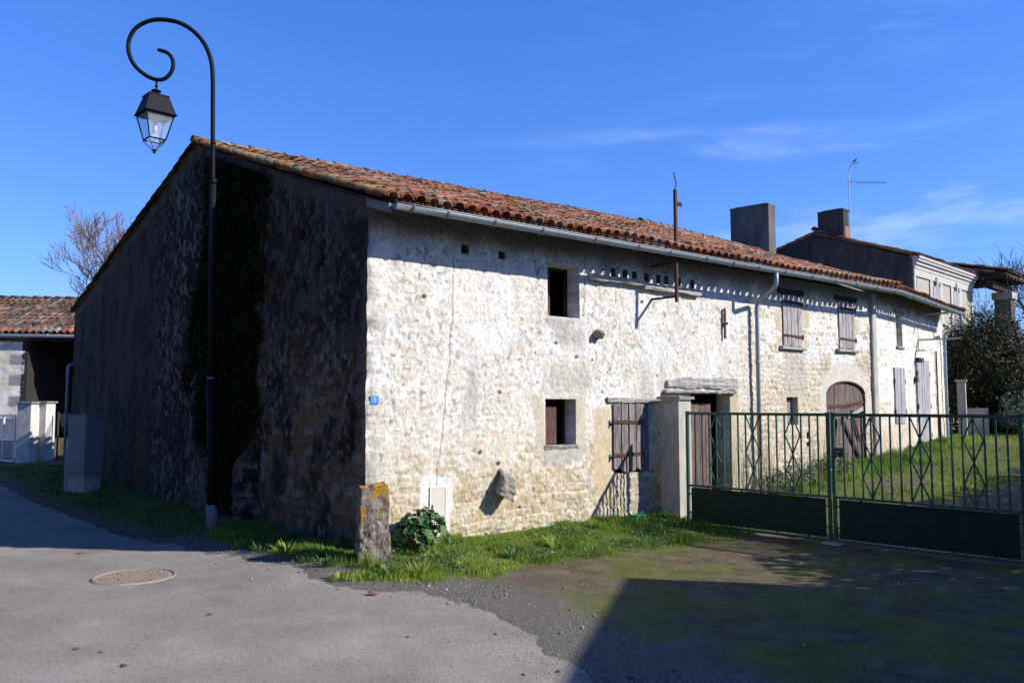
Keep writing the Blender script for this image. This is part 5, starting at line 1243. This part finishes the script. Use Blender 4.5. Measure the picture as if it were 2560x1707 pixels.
def leaves(name, C_, size, col, mat, parent=None, nrm=None, asp=.6, jn=.8, fold=.25):
    n = len(C_); d = rng.normal(0, 1, (n, 3)); 
    if nrm is not None: d = nrm + d * jn
    d /= np.linalg.norm(d, axis=1)[:, None]; a = rng.normal(0, 1, (n, 3)); a -= d * (a * d).sum(1)[:, None]; a /= np.linalg.norm(a, axis=1)[:, None]; b = np.cross(d, a)
    s = size[:, None]
    vs = np.stack([C_ - a * s, C_ - b * s * asp + d * s * fold, C_ + a * s, C_ + b * s * asp + d * s * fold], 1).reshape(-1, 3)
    i = np.arange(n)[:, None] * 4; f = np.concatenate([i + np.array([[0, 1, 2]]), i + np.array([[0, 2, 3]])], 0)
    c = np.repeat(col, 4); return mesh_obj(name, vs, f, mat, parent, False, {'Col': np.stack([c, c, c], -1)})
# broad leaved herbs between the grass
n = 110000; x = rng.uniform(-4.2, 4.4, n); y = rng.uniform(9.3, 15.5, n); d_ = greens(x, y) * ss(.50, .62, fbm(x * 2.6, y * 2.6, 121, 3)); k = (rng.uniform(0, 1, n) < d_) & ~inside_house(x, y) & (((x - K[0]) * F1[0] + (y - K[1]) * F1[1]) > -1.2); x, y = x[k], y[k]
z = terrain(x, y) + rng.uniform(.01, .09, len(x))
tag(leaves('herbs', np.stack([x, y, z], -1), rng.uniform(.008, .022, len(x)), rng.uniform(.2, 1, len(x)), M['mallow'], nrm=UP * 1., jn=.5), 'small broad leaved herbs mixed into the sunlit verge grass', 'herbs', kind='stuff')
# climber on the gable
n = 120000; s = rng.uniform(2.7, 7.4, n); zz = rng.uniform(-.1, 6.9, n)
cen = 4.8 + .2 * np.sin(zz * .9) - .25 * ss(3, 0, zz); wid = np.where(zz > 1.6, 1.42 - .35 * ss(4.8, 6.2, zz) + .35 * (fbm(zz * 1.6, zz * 0, 88) - .5), .55 + .6 * ss(.4, 1.6, zz))
k = (np.abs(s - cen) + rng.normal(0, .20, n) < wid * (.2 + 1.5 * fbm(s * 2.2, zz * 1.8, 89))) & (zz < gtop(s) - .12); s, zz = s[k], zz[k]
dep = .03 + .16 * fbm(s * 2.4, zz * 2.4, 90) * rng.uniform(.3, 1, len(s)); pts_ = K + s[:, None] * G1 - dep[:, None] * F1 + zz[:, None] * UP
ivy = empty('climbing_ivy', ga(4.7, .1, -.1), 'dark climbing ivy covering a tall strip of the shaded gable', 'ivy')
leaves('foliage', pts_, rng.uniform(.018, .036, len(s)), rng.uniform(0, 1, len(s)) ** 2, M['ivy'], ivy, nrm=-F1 + UP * .3, jn=.5)
mb = MB()
for k in range(7):
    s0 = 4.3 + k * .12; P = [ga(s0 + .25 * math.sin(z * .7 + k) + (k - 3) * .06 * z, .05, z) for z in np.linspace(-.2, 5.4, 22)]; mb.tube(P, np.linspace(.035, .01, 22), 5)
mb.build('stem', M['barkdark'], ivy)
# mallow plant
def clump(name, label, cat, cx, cy, R_, H_, nl, size, mat, group=None, flat=.5, stems=True, zb=None):
    zb = tz(cx, cy) if zb is None else zb; root = empty(name, (cx, cy, zb), label, cat, group)
    mb = MB(); vs = []; fs = []; cols = []
    sm_ = MB()
    for i in range(nl):
        a = random.uniform(0, 2 * PI); u = random.random() ** .6; r = R_ * u; hgt = H_ * math.sqrt(max(.04, 1 - u * u * .85)) * random.uniform(.55, 1.05)
        c = V(cx + math.cos(a) * r, cy + math.sin(a) * r, zb + hgt); nrm = V(math.cos(a) * u * 1.0, math.sin(a) * u * 1.0, 1.1 - .7 * u) + V(random.gauss(0, .3), random.gauss(0, .3), random.gauss(0, .2)); nrm /= np.linalg.norm(nrm)
        e1 = np.cross(nrm, V(random.gauss(0, 1), random.gauss(0, 1), .3)); e1 /= np.linalg.norm(e1); e2 = np.cross(nrm, e1); s_ = size * random.uniform(.55, 1.15); m = 14
        mb.cc = (random.random(),) * 3; pv = [c - nrm * s_ * .18]
        for k in range(m):
            w_ = 2 * PI * k / m; lob = .86 + .14 * math.cos(w_ * 5 + .5) - (.45 if k == 0 else 0); pv.append(c + (e1 * math.cos(w_) + e2 * math.sin(w_)) * s_ * lob + nrm * s_ * (.12 * math.sin(w_ * 5) + random.uniform(-.05, .05)))
        mb.add(pv, [(0, 1 + k, 1 + (k + 1) % m) for k in range(m)])
        if stems and i % 2 == 0: sm_.tube([V(cx + math.cos(a) * r * .2, cy + math.sin(a) * r * .2, zb - .02), V(cx + math.cos(a) * r * .7, cy + math.sin(a) * r * .7, zb + hgt * .6), c - nrm * s_ * .15], .005, 4, False)
    mb.build('foliage', mat, root, False, True)
    if sm_.v: sm_.build('stem', M['straw'], root)
    return root
clump('mallow_plant', 'broad leaved mallow plant between the guard stone and the meter door', 'plant', K[0] + F1[0] * .66 + N1[0] * .36, K[1] + F1[1] * .66 + N1[1] * .36, .36, .54, 130, .085, M['mallow'])
# weed rosettes / tufts
def tuft(name, label, cat, cx, cy, n, h, w, mat, group, spread=.06, lean=1.2, c0=.5):
    zb = tz(cx, cy); vs = []; fs = []; mb = MB()
    for i in range(n):
        a = random.uniform(0, 2 * PI); r = random.uniform(0, spread); L = h * random.uniform(.5, 1.1); ln = random.uniform(.3, 1) * lean; d = V(math.cos(a), math.sin(a)); sx = V(-d[1], d[0]); ww = w * random.uniform(.6, 1.2)
        p = V(cx, cy, zb - .01) + d * r; mb.cc = (min(1, max(0, c0 + random.gauss(0, .18))),) * 3; P = []
        for u in (0, .35, .7, 1):
            q_ = p + d * (L * ln * u * .8) + UP * (L * (u - .45 * ln * u * u)); wd_ = ww * (.35, 1, .8, .05)[(0, .35, .7, 1).index(u)]; P += [q_ - sx * wd_, q_ + sx * wd_]
        mb.add(P, [(0, 1, 3, 2), (2, 3, 5, 4), (4, 5, 7, 6)])
    return tag(mb.build(name, mat, None, False, True), label, cat, group)
tl = [(-3.75, 11.55, 'leftmost low weed tuft on the sunlit road edge'), (-3.35, 11.2, 'second weed tuft from the left on the sunlit road edge'), (-2.95, 10.95, 'third weed tuft from the left on the sunlit road edge'),
      (-2.5, 10.45, 'bushy weed tuft left of the guard stone'), (-2.25, 10.15, 'leafy weed in front of the guard stone, left side'), (-1.72, 10.02, 'tall fine grass tuft at the foot of the guard stone'),
      (-1.95, 9.6, 'weed tuft at the tip of the verge by the road'), (-1.45, 9.75, 'weed tuft below the mallow plant'), (-1.05, 9.85, 'spreading weed tuft right of the verge tip'), (-.6, 10.3, 'wide rosette in the front grass below the meter door'),
      (.05, 10.9, 'dandelion like rosette in the front grass'), (.6, 11.5, 'weed tuft in front of the jutting stone'), (1.25, 12.9, 'dark leafy weed below the low window'), (2.2, 13.5, 'leafy dark weed left of the gate pillar'), (2.55, 13.45, 'leafy weed at the foot of the gate pillar'), (2.9, 13.3, 'leafy weed below the gate hinge')]
for i, (x, y, lab) in enumerate(tl):
    if 'tall fine' in lab: tuft('grass_tuft', lab, 'weed', x, y, 120, .26, .004, M['grass'], 'weeds along the verge', .10, .5, .62)
    else: tuft('weed_tuft', lab, 'weed', x, y, 46 if i < 9 else 34, .15 + .05 * (i % 3), .013, M['mallow'] if i % 3 == 1 or i > 11 else M['grass'], 'weeds along the verge', .12, 1.1, .62)
# dry stalks by the downpipe and door
def stalks(label, t0, t1, n, h, fr=fa):
    mb = MB()
    for i in range(n):
        t = random.uniform(t0, t1); o = random.uniform(.1, .45); z0 = tz(*fr(t, o, 0)[:2]); L = h * random.uniform(.5, 1.1); dx = random.gauss(0, .18); do = random.gauss(0, .08)
        P = [fr(t + dx * u * u, o + do * u, z0 + L * u * (1 - .08 * u)) for u in np.linspace(0, 1, 6)]; mb.tube(P, np.linspace(.005, .0015, 6), 4, False)
    c = fr((t0 + t1) / 2, .2, 0); return tag(mb.build('dry_stalks', M['straw']), label, 'dry weeds', kind='stuff')
stalks('thin dry stalks standing against the wall by the downpipe', 8.1, 9.2, 46, 1.5); stalks('dry arching stalks left of the arched door', 10.4, 11.6, 30, 1.2); stalks('dry stalks right of the arched door', 13.3, 14.4, 26, .9)
for k, (t, o, lab) in enumerate(((8.9, .35, 'leafy weed bush at the foot of the downpipe'), (9.7, .4, 'leafy weed bush below the small niche'), (10.6, .45, 'tall weed bush between niche and arched door'), (11.2, .4, 'weed bush at the left foot of the arched door'))):
    p = fa(t, o, 0); clump('weed_bush', lab, 'weed', p[0], p[1], .40, .5 + .08 * (k % 2), 160, .035, M['variegated'] if k == 1 else M['mallow'], 'weeds behind the gate')
# trees
def branch_tree(mb, p, d, L, r, depth, up=.15, spread=.55, seg=4, minr=.006, fan=3):
    d = d / np.linalg.norm(d); n = 4; P = [p]; R_ = [r]
    for i in range(n):
        d = d + V(random.gauss(0, .09), random.gauss(0, .09), random.gauss(0, .06) + up * .12); d /= np.linalg.norm(d); P.append(P[-1] + d * L / n); R_.append(max(minr * .7, r * (1 - .38 * (i + 1) / n)))
    mb.tube(P, R_, seg if r > .02 else 3, False)
    if depth == 0: return
    for k in range(fan + (1 if random.random() < .5 else 0)):
        q_ = P[random.randint(2, n)] if k else P[-1]; dd = d + V(random.gauss(0, spread), random.gauss(0, spread), random.gauss(0, spread * .6) + up)
        branch_tree(mb, q_, dd, L * random.uniform(.6, .85), max(minr, R_[-1] * random.uniform(.55, .8)), depth - 1, up, spread, seg, minr, fan)
def bare_tree(x, y, h, label, mat, depth=5, z0=0, group='bare winter trees', spread=.5, minr=.012):
    root = empty('bare_tree', (x, y, z0), label, 'tree', group); mb = MB(); tr = MB()
    tr.tube([V(x, y, z0 - .3), V(x + .05, y, z0 + h * .15), V(x - .03, y, z0 + h * .34)], [h * .022, h * .018, h * .015], 8); tr.build('trunk', mat, root, True)
    for k in range(5):
        a = k * 1.26 + random.random(); branch_tree(mb, V(x - .03, y, z0 + h * (.30 + .01 * k)), V(math.cos(a) * .34, math.sin(a) * .34, 1), h * .22, h * .010, depth, .22, spread, 4, minr, 3)
    mb.build('crown', mat, root); return root
random.seed(12)
bare_tree(-20.2, 44, 12.0, 'bare pale twiggy tree showing above the left barn roof', M['bark'], 5, .5, spread=.5, minr=.014)
bare_tree(33.2, 51, 11.5, 'bare purplish tree at the far right edge, behind the porch', M['barkdark'], 4, 1.0, minr=.016)
bare_tree(38.5, 56, 12.5, 'taller bare tree at the far right, behind the nearer one', M['barkdark'], 4, 1.0, minr=.016)
def shrub(name, label, cat, c, rad, n, size, mat, parent_h=.2, hole=.48, cbias=1.4, group=None, branches=True):
    c = np.array(c, float); root = empty(name, (c[0], c[1], c[2] - rad[2]), label, cat, group)
    u = rng.normal(0, 1, (n, 3)); u /= np.linalg.norm(u, axis=1)[:, None]; r = rng.uniform(.25, 1, n) ** .45
    P = u * r[:, None]; az_ = np.arctan2(u[:, 1], u[:, 0]); lob = .58 + .85 * fbm(az_ * 1.9 + 11, u[:, 2] * 2.2 + 3, int(abs(c[0] * 7)) + 3, 4)
    P = P * lob[:, None]; cl_ = fbm(P[:, 0] * 4.5 + 9, P[:, 2] * 4.5 + P[:, 1] * 3, 5, 3); k = cl_ > hole - .1 * rng.uniform(0, 1, n); P = P[k]; u = u[k]
    Q = c + P * np.array(rad); leaves('foliage', Q, rng.uniform(.6, 1.2, len(Q)) * size, rng.uniform(0, 1, len(Q)) ** cbias, mat, root, nrm=u, jn=.9)
    if branches:
        mb = MB(); 
        for i in range(6): a = i; branch_tree(mb, V(c[0], c[1], c[2] - rad[2] * .95), V(math.cos(a) * .5, math.sin(a) * .5, 1), rad[2] * .7, .035, 3, .1, .5)
        mb.build('stem', M['barkdark'], root)
    return root
shrub('evergreen_shrub', 'tall dark evergreen shrub past the far end of the farmhouse', 'shrub', (15.8, 27.4, 2.55), (1.9, 1.5, 2.15), 42000, .05, M['laurel'], hole=.27, group='evergreen shrubs')
shrub('evergreen_shrub', 'reddish tipped evergreen shrub at the right edge', 'shrub', (19.2, 28.9, 2.3), (2.0, 1.6, 1.95), 42000, .05, M['laurel'], hole=.27, cbias=1.0, group='evergreen shrubs')
shrub('variegated_shrub', 'low pale speckled shrub below the evergreens', 'shrub', (16.9, 26.0, 1.6), (1.9, .8, .85), 13000, .04, M['variegated'], hole=.32, cbias=.8, branches=False)
shrub('hedge_bush', 'bright green low bush at right behind the speckled shrub', 'shrub', (18.4, 26.4, 1.3), (1.2, .8, .6), 5000, .04, M['hedge'], hole=.38, branches=False)
# twiggy young tree in front of the far house
tw = empty('young_tree', (15.2, 26.6, .6), 'thin twiggy young tree with few leaves before the pale shutters', 'tree'); mb = MB()
random.seed(21)
for k in range(4): branch_tree(mb, V(15.2 + .15 * k, 26.6, 2.6), V(-.25 + .2 * k, .1, 1), 1.0, .02, 4, .12, .42, 4, .007, 2)
mb.build('crown', M['barkdark'], tw); pts_ = np.array(mb.v)[::9]; leaves('foliage', pts_ + rng.normal(0, .04, pts_.shape), rng.uniform(.02, .045, len(pts_)), rng.uniform(.3, 1, len(pts_)), M['laurel'], tw)
mb = MB(); mb.tube([V(15.2, 26.6, .3), V(15.25, 26.6, 2.7)], [.06, .035], 8); mb.build('trunk', M['barkdark'], tw)
# hedge off to the right that shades the yard
hp = [(9.3, 7.0), (10.2, 10.7), (12.5, 12.5), (15.2, 15.4), (18.2, 18.6), (21, 22)]
n = 52000; seg_ = rng.integers(0, len(hp) - 1, n); u = rng.uniform(0, 1, n); A = np.array(hp)[seg_]; Bq = np.array(hp)[seg_ + 1]; xy = A + (Bq - A) * u[:, None]
hh = rng.uniform(0, 1, n); side = rng.uniform(-1, 1, n); ht = 3.85 + .5 * (fbm(xy[:, 0] * 1.2, xy[:, 1] * 1.2, 17) - .5)
C_ = np.stack([xy[:, 0] + side * .55, xy[:, 1] - side * .3, -.2 + hh * ht], -1)
hd = leaves('hedge', C_, rng.uniform(.06, .11, n), rng.uniform(0, 1, n), M['hedge']); tag(hd, 'dense boundary hedge beyond the right edge of the yard', 'hedge')
# distant tree belt closing the horizon
n = 26000; ang = rng.uniform(-1.15, 1.15, n); rr0 = rng.uniform(118, 132, n); hb = 4.0 + 5.0 * fbm(ang * 14, ang * 0 + 2, 23, 4); zz = rng.uniform(0, 1, n) * hb
tag(leaves('distant_wood', np.stack([np.sin(ang) * rr0, np.cos(ang) * rr0, zz], -1), rng.uniform(.6, 1.3, n), rng.uniform(0, .7, n), M['hedge']), 'low line of distant trees on the horizon', 'woodland', kind='stuff')


# unseen evergreens added left of and behind the camera to block sky light
for i, (x, y, h, lab) in enumerate(((-15.5, 9.5, 12, 'unseen tree added to block sky light, farthest along'), (-16, 3, 13, 'unseen tree added to block sky light, second along'), (-13.5, -4, 12.5, 'unseen tree added to block sky light, behind and left'),
                                    (-6.5, -9, 13, 'unseen tree added to block sky light, straight behind'), (1.5, -11, 13, 'unseen tree added to block sky light, behind and right'), (-19, 15, 11, 'unseen tree added to block sky light, beside the white gate'))):
    rt = empty('sky_block_tree', (x, y, -.3), lab, 'tree', 'unseen evergreens added to block sky light')
    n = 9000; u = rng.normal(0, 1, (n, 3)); u /= np.linalg.norm(u, axis=1)[:, None]; r_ = rng.uniform(.3, 1, n) ** .4; P = u * r_[:, None]
    P = P * (.8 + .4 * fbm(np.arctan2(u[:, 1], u[:, 0]) * 1.7 + 9, u[:, 2] * 2.4 + 4, 130 + i, 3))[:, None]
    leaves('crown', np.array((x, y, h * .54)) + P * np.array((3.9, 3.9, h * .5)), rng.uniform(.14, .24, n), rng.uniform(0, .8, n), M['laurel'], rt, nrm=u, jn=.7)
    mb = MB(); mb.tube([V(x, y, -.4), V(x, y, h * .6)], [.3, .16], 10); mb.build('trunk', M['barkdark'], rt, True)
